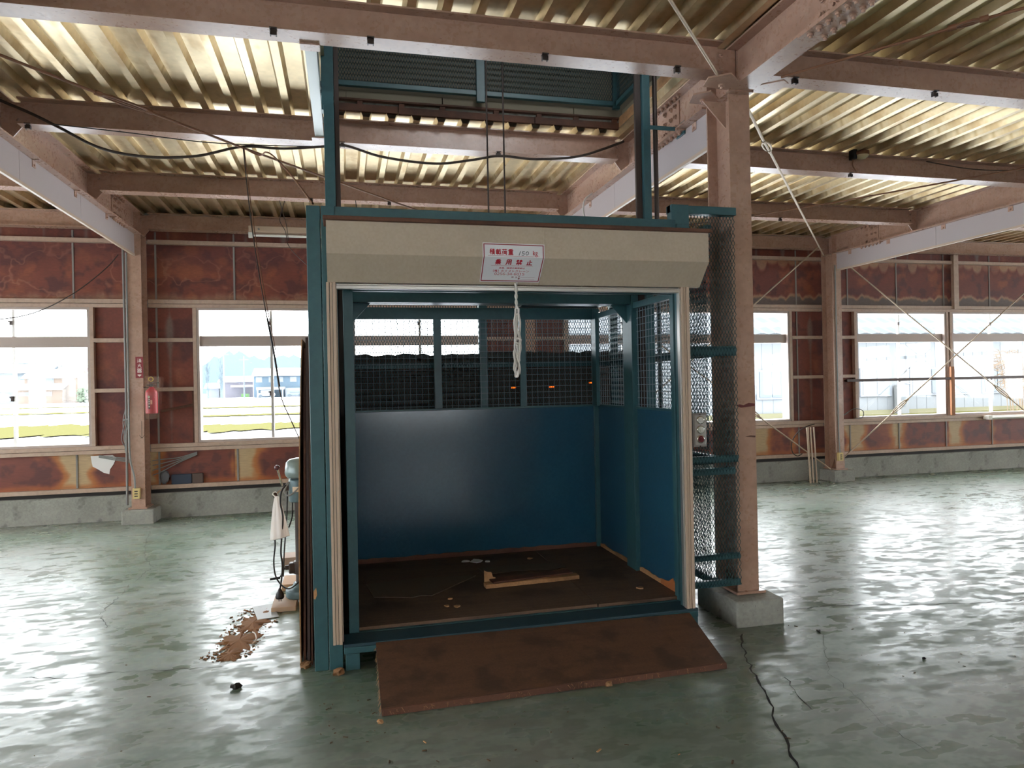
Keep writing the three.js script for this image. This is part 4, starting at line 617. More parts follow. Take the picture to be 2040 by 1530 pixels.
{
  const x = -0.335, z = -5.34, d = thing('bench_drill', 'old grey-green bench drill standing on the floor beside the leaning sheets', 'drill', [x, 0.035, z]), gm = std(0x5d747a, 0.35, 0.15);
  const L = (n, p, m = gm, par = d) => part(n, lathe(p, 32).translate(x, 0, z), m, par);
  L('base', [[0.0, 0.036], [0.105, 0.036], [0.112, 0.045], [0.112, 0.085], [0.104, 0.094], [0.07, 0.1], [0.06, 0.112], [0.055, 0.135], [0.04, 0.14], [0, 0.14]]);
  L('column', [[0.0375, 0.13], [0.0375, 0.76]], M.iron);
  part('table_clamp', [lathe([[0.039, 0.2], [0.056, 0.204], [0.058, 0.285], [0.05, 0.292], [0.039, 0.292]], 24).translate(x, 0, z), rbox(x - 0.085, x - 0.03, 0.208, 0.285, z - 0.03, z + 0.04, 0.012, 2), rbox(x - 0.112, x - 0.08, 0.235, 0.265, z - 0.012, z + 0.016, 0.006)], M.iron, d);
  part('crank', [tube([[x - 0.112, 0.25, z], [x - 0.125, 0.23, z + 0.02], [x - 0.14, 0.2, z + 0.03], [x - 0.15, 0.186, z + 0.03]], 0.005), cyl(V(x - 0.145, 0.186, z + 0.03), V(x - 0.215, 0.182, z + 0.035), 0.0095, 0.008, 14)], M.black, d);
  L('motor', [[0, 0.728], [0.07, 0.728], [0.077, 0.736], [0.077, 0.88], [0.072, 0.894], [0.05, 0.897], [0, 0.897]]);
  part('name_plate', (() => { const g = new THREE.CylinderGeometry(0.0778, 0.0778, 0.036, 8, 1, true, -0.62, 0.75); g.translate(x, 0.825, z); return plain(g); })(), std(0xd9c7ae, 0.5), d, 'pale paper label');
  L('belt_cover', [[0, 0.902], [0.082, 0.902], [0.096, 0.918], [0.102, 0.938], [0.102, 0.952], [0.1, 0.957], [0.1, 0.975], [0.092, 1.015], [0.07, 1.036], [0.03, 1.045], [0, 1.046]], std(0x7f9190, 0.3, 0.1));
  const lv = part('lever', [cyl(V(x - 0.148, 0.982, z + 0.05), V(x - 0.118, 0.85, z + 0.02), 0.007, 0.008, 10)], M.chrome, d); part('knob', plain(new THREE.SphereGeometry(0.019, 18, 14).translate(x - 0.15, 0.985, z + 0.05)), std(0x53323a, 0.2), lv, 'dark red ball knob');
  const l2 = part('lever', [cyl(V(x - 0.165, 0.792, z + 0.06), V(x - 0.1, 0.84, z + 0.01), 0.007, 0.007, 10)], M.chrome, d); part('knob', plain(new THREE.SphereGeometry(0.019, 18, 14).translate(x - 0.165, 0.79, z + 0.06)), std(0x3a2a28, 0.25), l2);
  part('feed_hub', cyl(V(x - 0.1, 0.83, z), V(x - 0.07, 0.83, z), 0.022, 0.022, 18), M.iron, d);
  const cw = (n, p, r, m) => part(n, tube(p, r, 70, 8), m, d);
  cw('motor_cord', [[x + 0.06, 0.9, z + 0.06], [x + 0.02, 0.86, z + 0.085], [x - 0.03, 0.81, z + 0.1], [x - 0.075, 0.785, z + 0.09], [x - 0.1, 0.81, z + 0.06], [x - 0.09, 0.86, z + 0.04], [x - 0.07, 0.876, z + 0.03], [x - 0.09, 0.84, z + 0.05], [x - 0.105, 0.8, z + 0.06]], 0.0055, M.grey);
  cw('power_cord', [[x - 0.09, 0.86, z + 0.07], [x - 0.118, 0.82, z + 0.09], [x - 0.128, 0.74, z + 0.09], [x - 0.112, 0.64, z + 0.1], [x - 0.122, 0.5, z + 0.1], [x - 0.13, 0.38, z + 0.1], [x - 0.122, 0.29, z + 0.1], [x - 0.128, 0.2, z + 0.11], [x - 0.138, 0.135, z + 0.12]], 0.0062, M.rubber);
  cw('power_cord', [[x - 0.16, 0.74, z + 0.02], [x - 0.19, 0.6, z + 0.03], [x - 0.175, 0.44, z + 0.03], [x - 0.185, 0.3, z + 0.05], [x - 0.17, 0.2, z + 0.06], [x - 0.13, 0.14, z + 0.07], [x - 0.08, 0.12, z + 0.1], [x - 0.02, 0.155, z + 0.1], [x + 0.03, 0.22, z + 0.08]], 0.0055, M.rubber);
  cw('power_cord', [[x - 0.088, 0.8, z - 0.02], [x - 0.092, 0.66, z - 0.01], [x - 0.104, 0.5, z], [x - 0.116, 0.34, z + 0.02], [x - 0.12, 0.2, z + 0.06]], 0.005, M.rubber); cw('power_cord', [[x - 0.05, 0.73, z + 0.02], [x - 0.055, 0.62, z + 0.02], [x - 0.08, 0.54, z]], 0.005, M.rubber);
  part('plug', [lathe([[0, 0.062], [0.026, 0.064], [0.03, 0.075], [0.027, 0.098], [0.016, 0.115], [0.008, 0.137], [0, 0.14]], 18).translate(x - 0.14, 0, z + 0.125), box(x - 0.149, x - 0.144, 0.044, 0.064, z + 0.12, z + 0.13), box(x - 0.136, x - 0.131, 0.044, 0.064, z + 0.12, z + 0.13)], M.black, d);
}
{ // thin plastic bag hung on the lower lever
  const pos = [], n = 40, m = 26; const P = (i, j) => { const t = j / m, a = i / n * Math.PI * 2, w = mix(0.012, 0.066, Math.pow(t, 0.8)), fold = 1 + 0.13 * Math.sin(a * 5 + t * 2) * (1 - 0.5 * t) + 0.06 * Math.sin(a * 9 + 1); return [-0.487 + 0.012 * t + w * fold * Math.cos(a), mix(0.785, 0.478, t) - 0.012 * (1 - Math.cos(a)) * t + (t > 0.95 ? 0.02 * (t - 0.95) * 20 : 0), -5.26 + 0.55 * w * fold * Math.sin(a)]; };
  for (let j = 0; j < m; j++) for (let i = 0; i < n; i++) for (const q of [P(i, j), P(i + 1, j), P(i + 1, j + 1), P(i, j), P(i + 1, j + 1), P(i, j + 1)]) pos.push(...q);
  for (let i = 0; i < n; i++) pos.push(...P(i, m), ...P(i + 1, m), -0.475, 0.476, -5.26);
  let g = new THREE.BufferGeometry(); g.setAttribute('position', new THREE.BufferAttribute(new Float32Array(pos), 3)); g = mergeVertices(g, 1e-4); g.computeVertexNormals();
  const b = thing('plastic_bag', 'white plastic bag hanging from the lever of the bench drill', 'bag', [-0.487, 0.78, -5.26]); part('sack', wuv(g), M.bag, b); part('handle', [tube([[-0.497, 0.78, -5.26], [-0.515, 0.8, -5.27], [-0.5, 0.812, -5.285], [-0.482, 0.79, -5.27]], 0.005, 30)], M.bag, b);
}
solo('tile_block', rbox(-0.525, -0.36, 0, 0.034, -5.42, -5.1, 0.004), std(0xb39c84, 0.7), 'flat tan block on the floor under the front of the bench drill', 'block', [-0.44, 0, -5.26]);
solo('floor_panel', (() => { const g = rbox(-0.07, 0.07, 0, 0.006, -0.16, 0.16, 0.002); g.rotateY(0.22); g.translate(-0.565, 0.001, -5.13); return g; })(), std(0x8e9290, 0.5), 'thin grey offcut lying on the floor in front of the bench drill', 'offcut', [-0.565, 0, -5.13]);
solo('tile_block', rbox(-0.5, -0.4, 0, 0.05, -5.9, -5.62, 0.004), std(0xc09a74, 0.7), 'orange-tan block on the floor just behind the foot of the bench drill', 'block', [-0.45, 0, -5.76]);
solo('tile_block', rbox(-0.56, -0.42, 0, 0.075, -6.62, -6.4, 0.004), std(0xb49a86, 0.7), 'farther tan block on the floor behind the bench drill', 'block', [-0.49, 0, -6.5]);
{ // scattered sawdust and bark
  const l = []; for (let i = 0; i < 620; i++) { const t = rnd(), x = -0.66 + (rnd() + rnd() - 1) * 0.17 + 0.1 * (t - 0.4), z = mix(-4.28, -5.25, t), s = rr(0.003, 0.013) * (rnd() < 0.08 ? 1.8 : 1), g = new THREE.TetrahedronGeometry(s, 0); g.scale(rr(0.7, 2), rr(0.25, 0.6), rr(0.6, 1.6)); g.rotateY(rr(0, 6)); g.translate(x, s * 0.25, z); l.push(plain(g)); }
  for (const [cx, cz, r] of [[-0.66, -4.58, 0.17], [-0.62, -4.9, 0.14], [-0.68, -4.36, 0.1], [-0.56, -5.12, 0.06]]) { const n = 34, ring = []; for (let k = 0; k < n; k++) { const a = k / n * 6.2832, q = r * rr(0.55, 1.15); ring.push([cx + 0.75 * q * Math.cos(a), 0.0015, cz + 1.2 * q * Math.sin(a)]); } const vs = [[cx, 0.012, cz], ...ring], fs = []; for (let k = 0; k < n; k++) fs.push([0, 1 + (k + 1) % n, 1 + k]); l.push(poly(vs, fs)); }
  const o = solo('sawdust_pile', l, M.earth, 'brown sawdust and bark crumbs scattered on the floor left of the lift', 'sawdust', [-0.65, 0, -4.75]); o.userData.kind = 'stuff';
}
solo('string_scrap', tube([[-0.6, 0.006, -4.72], [-0.575, 0.02, -4.64], [-0.56, 0.012, -4.56], [-0.575, 0.005, -4.5]], 0.004, 24), M.rope, 'short curled piece of white string on the sawdust', 'string', [-0.58, 0, -4.6]);
{ const lump = (label, x, z, s, m = M.chip) => { let g = new THREE.IcosahedronGeometry(s, 1); const p = g.attributes.position; for (let i = 0; i < p.count; i++) { const k = 0.55 + 0.7 * hash(Math.round(p.getX(i) * 900), Math.round(p.getY(i) * 900 + p.getZ(i) * 77), 5); p.setXYZ(i, p.getX(i) * k * 1.2, p.getY(i) * k * 0.8, p.getZ(i) * k); } g.computeVertexNormals(); g.translate(x, s * 0.5, z); solo('dirt_lump', wuv(plain(g)), m, label, 'dirt', [x, 0, z]); };
  lump('dark crumpled lump alone on the floor left of the lift post', -0.579, -3.87, 0.022, M.dark); lump('pale fibre lump at the foot of the left lift post', -0.06, -3.9, 0.026, M.earth); lump('small clod at the foot of the leaning sheets', -0.24, -4.05, 0.03, M.earth);
  lump('brown dead leaf lump just in front of the ramp edge', 1.285, -3.36, 0.018, M.paleWood); lump('dark lump on the floor right of the concrete block', 2.79, -3.72, 0.012, M.dark); lump('pale crumb at the front left corner of the ramp', 0.13, -3.28, 0.014, M.paleWood); lump('dark seed lump on the bright floor at right', 3.06, -3.2, 0.009, M.dark);
}
const crumbs = []; for (let i = 0; i < 80; i++) { const k = i < 26 ? [rr(-0.15, 0.15), rr(-3.75, -3.1)] : i < 50 ? [rr(0.2, 1.9), rr(-3.25, -2.6)] : i < 60 ? [rr(-1.6, -0.3), rr(-4.4, -2.9)] : [rr(2.6, 3.6), rr(-4, -3)], s = rr(0.0014, 0.004); const g = new THREE.BoxGeometry(s * rr(2, 6), s * 0.7, s * 1.2); g.rotateY(rr(0, 3)); g.translate(k[0], s * 0.36, k[1]); crumbs.push(plain(g)); }
solo('crumbs', crumbs, M.chip, 'tiny crumbs and splinters strewn over the painted floor round the ramp', 'crumbs', [1, 0, -3]).userData.kind = 'stuff';
[[1.012, -2.78, 0.03, 'pinkish wood sliver on the dark green floor straight before the ramp', 1], [0.31, -3.05, 0.022, 'tan wood chip just before the left front corner of the ramp', 1], [0.3, -2.98, 0.02, 'dark curled chip below the tan chip before the ramp', 0], [0.15, -2.93, 0.02, 'dark crumb left of the curled chip before the ramp', 0], [0.72, -2.7, 0.026, 'dark sliver on the green floor near the bottom of the photo', 0], [1.5, -2.55, 0.028, 'dark thin splinter on the green floor towards the right crack', 0], [1.4, -2.45, 0.014, 'small yellow chip near the bottom edge of the photo', 1], [1.32, -2.66, 0.012, 'small yellow chip between the ramp and the dark splinter', 1]].forEach(([x, z, s, l, p], i) => { const g = rbox(-s / 2, s / 2, 0, 0.004, -s * 0.14, s * 0.14, 0.0015); g.rotateY(0.7 + i * 1.3); g.translate(x, 0.0005, z); solo('wood_chip', g, p ? M.paleWood : M.chip, l, 'chip', [x, 0, z]); });

// ------------------------------------------------------------------ on the window wall and under the deck
{ // fire extinguisher in a clear bag, on the left column
  const x = -2.222, z = -9.02, e = thing('fire_extinguisher', 'red fire extinguisher in a clear plastic bag hung on the left column', 'extinguisher', [x, 1.22, z]);
  part('cylinder', lathe([[0, 1.293], [0.06, 1.293], [0.066, 1.302], [0.066, 1.53], [0.058, 1.565], [0.03, 1.592], [0.022, 1.61], [0, 1.61]], 28).translate(x, 0, z), M.red, e);
  part('valve', [cyl(V(x, 1.605, z), V(x, 1.645, z), 0.017, 0.015), rbox(x - 0.05, x + 0.045, 1.625, 1.638, z - 0.01, z + 0.01, 0.004)], M.black, e); part('handle', [rbox(x - 0.01, x + 0.09, 1.652, 1.662, z - 0.009, z + 0.009, 0.003).rotateZ(0)], M.iron, e);
  part('pull_ring', (() => { const g = new THREE.TorusGeometry(0.025, 0.005, 8, 24); g.translate(x - 0.002, 1.7, z + 0.01); return plain(g); })(), M.yellow, e, 'yellow pull ring');
  part('label', (() => { const g = new THREE.CylinderGeometry(0.0668, 0.0668, 0.16, 12, 1, true, -0.55, 0.95); g.translate(x, 1.43, z); return plain(g); })(), std(0xffffff, 0.5, 0, { map: canvasTex(128, 256, (g, w, h) => { g.fillStyle = '#9c1f2c'; g.fillRect(0, 0, w, h); g.fillStyle = '#e8e2da'; g.beginPath(); g.arc(46, 30, 24, 0, 7); g.fill(); g.fillStyle = '#5aa06a'; g.fillRect(34, 20, 22, 20); g.fillStyle = '#241a18'; g.fillRect(32, 60, 40, 190); g.fillStyle = '#d8d0c8'; for (const y of [70, 108, 146, 200]) g.fillRect(38, y, 28, 24); g.fillStyle = '#e0a08c'; g.fillRect(80, 90, 40, 80); }) }), e, 'printed label with small pictures');
  const sh = [], P = [[-0.085, 0], [0.075, 0.01], [0.085, 0.12], [0.098, 0.3], [0.118, 0.42], [0.125, 0.49], [0.1, 0.51], [-0.04, 0.515], [-0.075, 0.4], [-0.09, 0.2]];
  part('bag', [extr(P.map(([a, b]) => [x + a, 1.222 + b]), 0.002).translate(0, 0, z + 0.074), extr(P.map(([a, b]) => [x + a, 1.222 + b]), 0.002).translate(0, 0, z - 0.07)], M.film, e, 'clear plastic cover');
  part('hook', box(x - 0.11, x - 0.02, 1.6, 1.612, z - 0.1, z - 0.09), M.iron, e);
}
solo('wall_sign', (() => { const g = new THREE.BoxGeometry(0.083, 0.253, 0.004); g.translate(-2.362, 1.842, -9.077); return plain(g); })(), std(0xffffff, 0.5, 0, { map: canvasTex(168, 512, (g, w, h) => { g.fillStyle = '#8e3138'; g.fillRect(0, 0, w, h); kanji(g, '消火器', 36, 40, 98, 98, 22, 12, '#e6d8d2', true); g.fillStyle = '#e6d8d2'; g.beginPath(); g.moveTo(44, 424); g.lineTo(124, 424); g.lineTo(124, 444); g.lineTo(84, 476); g.lineTo(44, 444); g.fill(); }) }), 'narrow red sign with white vertical Japanese lettering on the left column', 'sign', [-2.362, 1.842, -9.077]);
part('pencil_arrow', [box(-2.352, -2.347, 1.0, 1.205, -9.0798, -9.0792), box(-0.002, 0.002, 0, 0.05, -9.0798, -9.0792).rotateZ(0.6).translate(-2.349, 1.0, 0), box(-0.002, 0.002, 0, 0.05, -9.0798, -9.0792).rotateZ(-0.6).translate(-2.349, 1.0, 0)], M.dark, colL, 'arrow drawn in dark pencil');
function outlet(label, x0, x1, y0, y1) { const o = thing('outlet_box', label, 'outlet', [(x0 + x1) / 2, y0, -9.05]); part('box', rbox(x0, x1, y0, y1, -9.08, -9.035, 0.004), std(0xd8c083, 0.5), o); for (let i = 0; i < 3; i++) { const y = mix(y0, y1, 0.25 + 0.23 * i); part('socket', box((x0 + x1) / 2 - 0.018, (x0 + x1) / 2 + 0.018, y - 0.006, y + 0.006, -9.036, -9.0335), M.dark, o); } }
outlet('yellowed three-way outlet box low on the left extinguisher column', -2.452, -2.374, 0.292, 0.417); outlet('yellowed three-way outlet box low on the right conduit column', 7.19, 7.27, 0.305, 0.43);
solo('conduit', [tube([[-2.478, 3.2, -9.06], [-2.478, 1.6, -9.06], [-2.47, 0.75, -9.05], [-2.43, 0.55, -9.045], [-2.425, 0.415, -9.045]], 0.011, 60)], M.grey, 'grey conduit running down the left side of the extinguisher column', 'conduit', [-2.478, 0.4, -9.06]);
solo('conduit', [tube([[-2.55, 3.3, -9.2], [-2.545, 1.5, -9.2], [-2.555, 0.2, -9.2]], 0.014, 40)], M.grey, 'thicker grey conduit on the wall left of the extinguisher column', 'conduit', [-2.55, 0.2, -9.2]);
solo('conduit', [tube([[7.215, 3.25, -9.068], [7.218, 1.6, -9.068], [7.222, 0.6, -9.066], [7.23, 0.43, -9.056]], 0.0095, 60)], M.grey, 'grey conduit running down the front of the right column to its outlet', 'conduit', [7.215, 0.43, -9.068]);
solo('wire_bundle', [...Array.from({ length: 5 }, (_, i) => tube([[-2.56 + 0.01 * i, 1.35 - 0.03 * i, -9.22], [-2.58 + 0.02 * i, 1.2, -9.19], [-2.6 + rr(0, 0.06), 0.98, -9.2], [-2.57 + 0.02 * i, 0.85, -9.22], [-2.53, 0.7 + 0.05 * i, -9.22]], 0.005, 40)), cyl(V(-2.58, 1.215, -9.19), V(-2.52, 1.23, -9.19), 0.012)], M.grey, 'tangle of grey wires tied to the conduit left of the extinguisher column', 'wires', [-2.56, 0.7, -9.2]);
solo('wire_bundle', Array.from({ length: 4 }, (_, i) => tube([[-1.8, 0.79 - 0.01 * i, -9.36], [-2.0, 0.735 - 0.02 * i, -9.33], [-2.2, 0.72 - 0.05 * i, -9.32], [-2.3, 0.71 - 0.06 * i, -9.32]], 0.006, 30)), M.grey, 'grey wires sagging under the sill right of the extinguisher column', 'wires', [-2.0, 0.7, -9.33]);
solo('wire_bundle', Array.from({ length: 4 }, (_, i) => tube([[-2.9, 0.795 - 0.008 * i, -9.36], [-2.72, 0.77 - 0.012 * i, -9.33], [-2.56, 0.75 - 0.015 * i, -9.32]], 0.005, 24)), M.grey, 'grey wires under the sill left of the extinguisher column', 'wires', [-2.7, 0.75, -9.33]);
solo('hose_loop', tube([[6.9, 0.86, -9.2], [6.72, 0.83, -9.15], [6.55, 0.75, -9.12], [6.45, 0.6, -9.12], [6.46, 0.46, -9.12], [6.55, 0.4, -9.14], [6.68, 0.42, -9.2]], 0.0075, 60), M.cord, 'brown hose hanging in a loop left of the conduit column', 'hose', [6.5, 0.4, -9.12]);
solo('hose_loop', tube([[7.55, 0.97, -9.36], [7.7, 1.07, -9.3], [7.82, 1.03, -9.26], [7.82, 0.93, -9.28], [7.72, 0.915, -9.32]], 0.007, 50), M.grey, 'grey hose curled beside the window right of the conduit column', 'hose', [7.7, 0.92, -9.3]);
[[6.66, 6.68, 'leftmost of the four tan pipes'], [6.697, 6.703, 'second of the four tan pipes'], [6.724, 6.732, 'third of the four tan pipes'], [6.792, 6.806, 'rightmost of the four tan pipes']].forEach(([a, b, l], i) => { const o = thing('wall_pipe', l + ' rising at the wall left of the conduit column', 'pipe', [b, 0, -9.0]); part('pipe', cyl(V(b, 0.0, -9.02 - 0.02 * (i % 2)), V(a, 0.81, -9.05 - 0.02 * (i % 2)), 0.011, 0.011, 12), M.cream, o); part('cap', cyl(V(a, 0.81, -9.05 - 0.02 * (i % 2)), V(a, 0.825, -9.05 - 0.02 * (i % 2)), 0.0125, 0.0125, 12), M.cream, o); });
solo('window_rail', [rbox(7.56, 12.0, 1.487, 1.53, -9.325, -9.28, 0.004), ...[7.58, 9.55, 11.4].map((x) => box(x - 0.02, x + 0.02, 1.495, 1.52, -9.345, -9.3))], std(0x4f3830, 0.5), 'dark steel rail across the pair of windows at the far right', 'rail', [9.7, 1.487, -9.3]);
solo('timber_post', [rbox(9.505, 9.572, 0.912, 1.7, -9.31, -9.268, 0.008, 2)], std(0x9a6238, 0.6), 'short brown timber post standing between the two far right windows', 'post', [9.54, 0.912, -9.29]);
{ const o = thing('fluorescent_fitting', 'unlit fluorescent fitting with a bare tube under the wall beam left of the lift', 'lamp', [-0.47, 3.42, -9.03]); part('housing', [rbox(-1.1, 0.16, 3.475, 3.55, -9.07, -8.99, 0.006)], M.cream, o); part('end_cap', [rbox(-1.105, -1.05, 3.41, 3.48, -9.05, -9.01, 0.004), rbox(0.11, 0.165, 3.41, 3.48, -9.05, -9.01, 0.004)], M.white, o); part('tube', cyl(V(-1.05, 3.442, -9.03), V(0.11, 3.442, -9.03), 0.016, 0.016, 16), phy(0xf6f4ee, 0.25, 0), o); part('starter', cyl(V(-0.98, 3.51, -8.99), V(-0.98, 3.51, -8.965), 0.012), M.grey, o); }
{ const o = thing('fluorescent_fitting', 'old fluorescent fitting lying under the sill of the far right window', 'lamp', [10.8, 0.823, -9.25]); part('housing', rbox(10.19, 11.44, 0.828, 0.885, -9.345, -9.28, 0.006), M.white, o); part('end_cap', [rbox(10.19, 10.26, 0.822, 0.892, -9.29, -9.23, 0.004), rbox(11.37, 11.44, 0.822, 0.892, -9.29, -9.23, 0.004)], M.white, o); part('tube', cyl(V(10.26, 0.852, -9.26), V(11.37, 0.852, -9.26), 0.016, 0.016, 14), phy(0xf2efe6, 0.25, 0), o); }
{ const o = thing('round_lamp', 'small round ceiling lamp clamped to the beam right of the near column', 'lamp', [4.82, 3.64, -5.69]); part('shade', lathe([[0.0, 3.632], [0.04, 3.637], [0.06, 3.655], [0.062, 3.668]], 24).translate(4.83, 0, -5.67), std(0xc9b48e, 0.35), o); part('rim', lathe([[0.063, 3.664], [0.068, 3.672], [0.066, 3.7], [0.03, 3.708]], 24).translate(4.83, 0, -5.67), M.rustRod, o); part('clamp', rbox(4.735, 4.775, 3.63, 3.72, -5.73, -5.66, 0.005), M.black, o); part('flex', tube([[4.757, 3.63, -5.7], [4.752, 3.58, -5.7], [4.768, 3.53, -5.69], [4.79, 3.51, -5.7]], 0.006, 30), M.rustRod, o); }
solo('crate', rbox(-2.095, -1.865, 0.405, 0.525, -9.385, -9.335, 0.005), std(0x303a4c, 0.6), 'dark blue box standing on the lower girt right of the extinguisher column', 'box', [-1.98, 0.405, -9.36]);
solo('crate', rbox(-1.86, -1.735, 0.405, 0.53, -9.385, -9.34, 0.005), std(0x5a4a44, 0.7), 'small brown-grey box on the lower girt beside the dark blue box', 'box', [-1.8, 0.405, -9.36]);
{ let g = new THREE.SphereGeometry(0.075, 18, 14); const p = g.attributes.position; for (let i = 0; i < p.count; i++) { const k = 0.8 + 0.4 * hash(i * 7 % 41, i % 13, 3); p.setXYZ(i, p.getX(i) * 0.7 * k, p.getY(i) * 1.05 * k, p.getZ(i) * 0.4 * k); } g.computeVertexNormals(); g.translate(-2.175, 0.5, -9.36); solo('crumpled_bag', wuv(plain(g)), std(0x6a6a70, 0.4), 'crumpled grey plastic bag on the lower girt at the foot of the extinguisher column', 'bag', [-2.175, 0.42, -9.36]); }
// cables slung under the deck
solo('slung_cable', tube([[-2.36, 3.66, -5.7], [-2.16, 3.575, -5.69], [-1.97, 3.479, -5.68], [-1.71, 3.349, -5.68], [-1.41, 3.303, -5.68], [-1.06, 3.327, -5.68], [-0.72, 3.419, -5.68], [-0.44, 3.421, -5.68], [-0.12, 3.456, -5.68], [0.02, 3.476, -5.68], [0.32, 3.402, -5.68], [0.77, 3.37, -5.68], [1.06, 3.415, -5.68], [1.3, 3.466, -5.69], [1.58, 3.452, -5.68], [1.98, 3.496, -5.68], [2.21, 3.574, -5.69], [2.42, 3.66, -5.7]], 0.0105, 160, 8), M.cord, 'thick black cable sagging in loops below the beam behind the lift shaft', 'cable', [0, 3.4, -5.68]);
solo('slung_cable', tube([[-2.0, 3.49, -5.64], [-1.5, 3.46, -5.64], [-1.0, 3.43, -5.66], [-0.5, 3.44, -5.68], [-0.15, 3.46, -5.7]], 0.004, 50), M.rubber, 'thin black wire along the underside of the beam at upper left', 'cable', [-1, 3.45, -5.65]);
{ const o = thing('hanging_cord', 'pair of thin brown cords hanging from the tie rod down to the leaning sheets', 'cord', [-0.72, 3.42, -5.68]); const P = [[-0.722, 3.42, -5.68], [-0.665, 2.83, -5.6], [-0.586, 2.286, -5.5], [-0.507, 1.832, -5.45], [-0.457, 1.496, -5.4], [-0.385, 1.318, -5.35], [-0.29, 1.1, -5.3]]; part('cord', tube(P, 0.0042, 70), M.cord, o); part('cord', tube(P.slice(0, 4).map(([x, y, z], i) => [x + 0.02 * (i ? 0.75 : 0.3), y, z]), 0.0035, 50), M.rustRod, o); part('sleeve', tube([[-0.55, 2.08, -5.476], [-0.507, 1.832, -5.45], [-0.468, 1.57, -5.41]], 0.0075, 30), M.rubber, o); }
solo('hanging_cord', tube([[-0.723, 3.412, -5.69], [-0.62, 3.39, -5.78], [-0.55, 3.36, -5.6], [-0.35, 3.0, -4.8], [-0.15, 2.57, -3.99]], 0.006, 60), M.rustRod, 'brown cord stretched from the tie rod down to the top of the left lift post', 'cord', [-0.4, 3, -4.8]);
solo('hanging_cord', tube([[0.15, 3.51, -7.47], [0.16, 3.35, -7.46], [0.13, 3.2, -7.44], [0.17, 3.0, -7.42], [0.35, 2.86, -7.4]], 0.004, 40), M.cord, 'thin wire dangling behind the header of the lift', 'cord', [0.15, 3.2, -7.45]);
solo('hanging_cord', [tube([[-0.62, 3.51, -7.6], [-0.6, 3.42, -7.6], [-0.62, 3.3, -7.6], [-0.57, 3.2, -7.62], [-0.54, 3.05, -7.62], [-0.36, 2.85, -7.6], [-0.15, 2.7, -7.6]], 0.0035, 60), tube([[-0.57, 3.51, -7.6], [-0.59, 3.4, -7.6], [-0.56, 3.28, -7.6], [-0.54, 3.1, -7.62]], 0.0035, 30)], M.cord, 'thin tangled chain and wire hanging in front of the fluorescent fitting', 'cord', [-0.5, 3.1, -7.6]);
solo('hanging_cord', tube([[2.44, 3.44, -6.55], [2.36, 3.38, -6.55], [2.335, 3.28, -6.55], [2.36, 3.12, -6.52], [2.44, 3.0, -6.5]], 0.009, 40), M.rope, 'pale cord hanging beside the middle girder above the lift', 'cord', [2.35, 3.2, -6.5]);
solo('hanging_cord', tube([[4.2, 3.5, -6.9], [4.18, 3.45, -6.95], [4.4, 3.42, -7.02], [4.6, 3.43, -7.08]], 0.004, 30), M.cord, 'thin wire hooked over the tie rod at the middle right', 'cord', [4.3, 3.45, -7]);
solo('hanging_cord', tube([[-4.4, 2.45, -9.2], [-3.9, 2.42, -9.2], [-3.5, 2.5, -9.2], [-3.1, 2.72, -9.2], [-2.72, 3.05, -9.2], [-2.6, 3.2, -9.2]], 0.006, 50), M.cord, 'slack wire drooping across the left window to the extinguisher column', 'cord', [-3.5, 2.6, -9.2]);
solo('hanging_cord', tube([[5.6, 3.66, -5.7], [6.1, 3.6, -5.66], [6.6, 3.6, -5.6], [7.15, 3.69, -5.5]], 0.005, 40), M.cord, 'slack wire drooping under the deck at the right edge', 'cord', [6.3, 3.62, -5.6]);
// ------------------------------------------------------------------ outdoors
{
  const g = struct('ground'); part('snow_field', box(-220, 200, -0.4, -0.05, -420, -9.56), M.snow, g); part('snow_field', box(-220, 200, -0.4, -0.05, -9.56, 160), M.snow, g);
  const patch = (x0, x1, z0, z1, n = 40) => { const up = [], dn = []; for (let i = 0; i <= n; i++) { const x = mix(x0, x1, i / n); up.push([x, 0.0, z0 + rr(-1, 1) * (z1 - z0) * 0.16]); dn.push([x, 0.0, z1 + rr(-1, 1) * (z1 - z0) * 0.16]); } const vs = [...up, ...dn], m = n + 1, fs = []; for (let i = 0; i < n; i++) fs.push([m + i, m + i + 1, i + 1, i]); part('stubble', poly(vs, fs), M.straw, g); };
  patch(-26, -9.5, -39, -29); patch(-60, -18, -66, -61); patch(-70, -24, -92, -87); patch(-9.4, 0.5, -34.5, -28.5); patch(-13, -1, -48, -45); patch(-15, -2, -71, -66); patch(20, 42, -24.9, -22.5, 30);
}
const C = (c, r = 0.9) => std(c, r);
const roofC = C(0xf1f4f8), blueWall = C(0x3b4a55), orangeWall = C(0x574c43), paleWin = C(0x454c50, 0.5), greyWall = C(0x4a5257), winFrame = C(0x60646a), darkEdge = C(0x343c42);
function house(name, label, cat, cx, z, parts) { const o = thing(name, label, cat, [cx, 0, z]); for (const [n, g, m] of parts) part(n, g, m, o); return o; }
const gable = (x0, x1, y0, yr, z0, z1, t = 0.18) => { const zm = (z0 + z1) / 2; return hexa([[x0, y0, z1], [x1, y0, z1], [x1, yr, zm], [x0, yr, zm]].map(([x, y, z]) => [x, y - t, z]), [[x0, y0, z1], [x1, y0, z1], [x1, yr, zm], [x0, yr, zm]]); };
const gableB = (x0, x1, y0, yr, z0, z1, t = 0.18) => { const zm = (z0 + z1) / 2; return hexa([[x0, yr, zm], [x1, yr, zm], [x1, y0, z0], [x0, y0, z0]].map(([x, y, z]) => [x, y - t, z]), [[x0, yr, zm], [x1, yr, zm], [x1, y0, z0], [x0, y0, z0]]); };
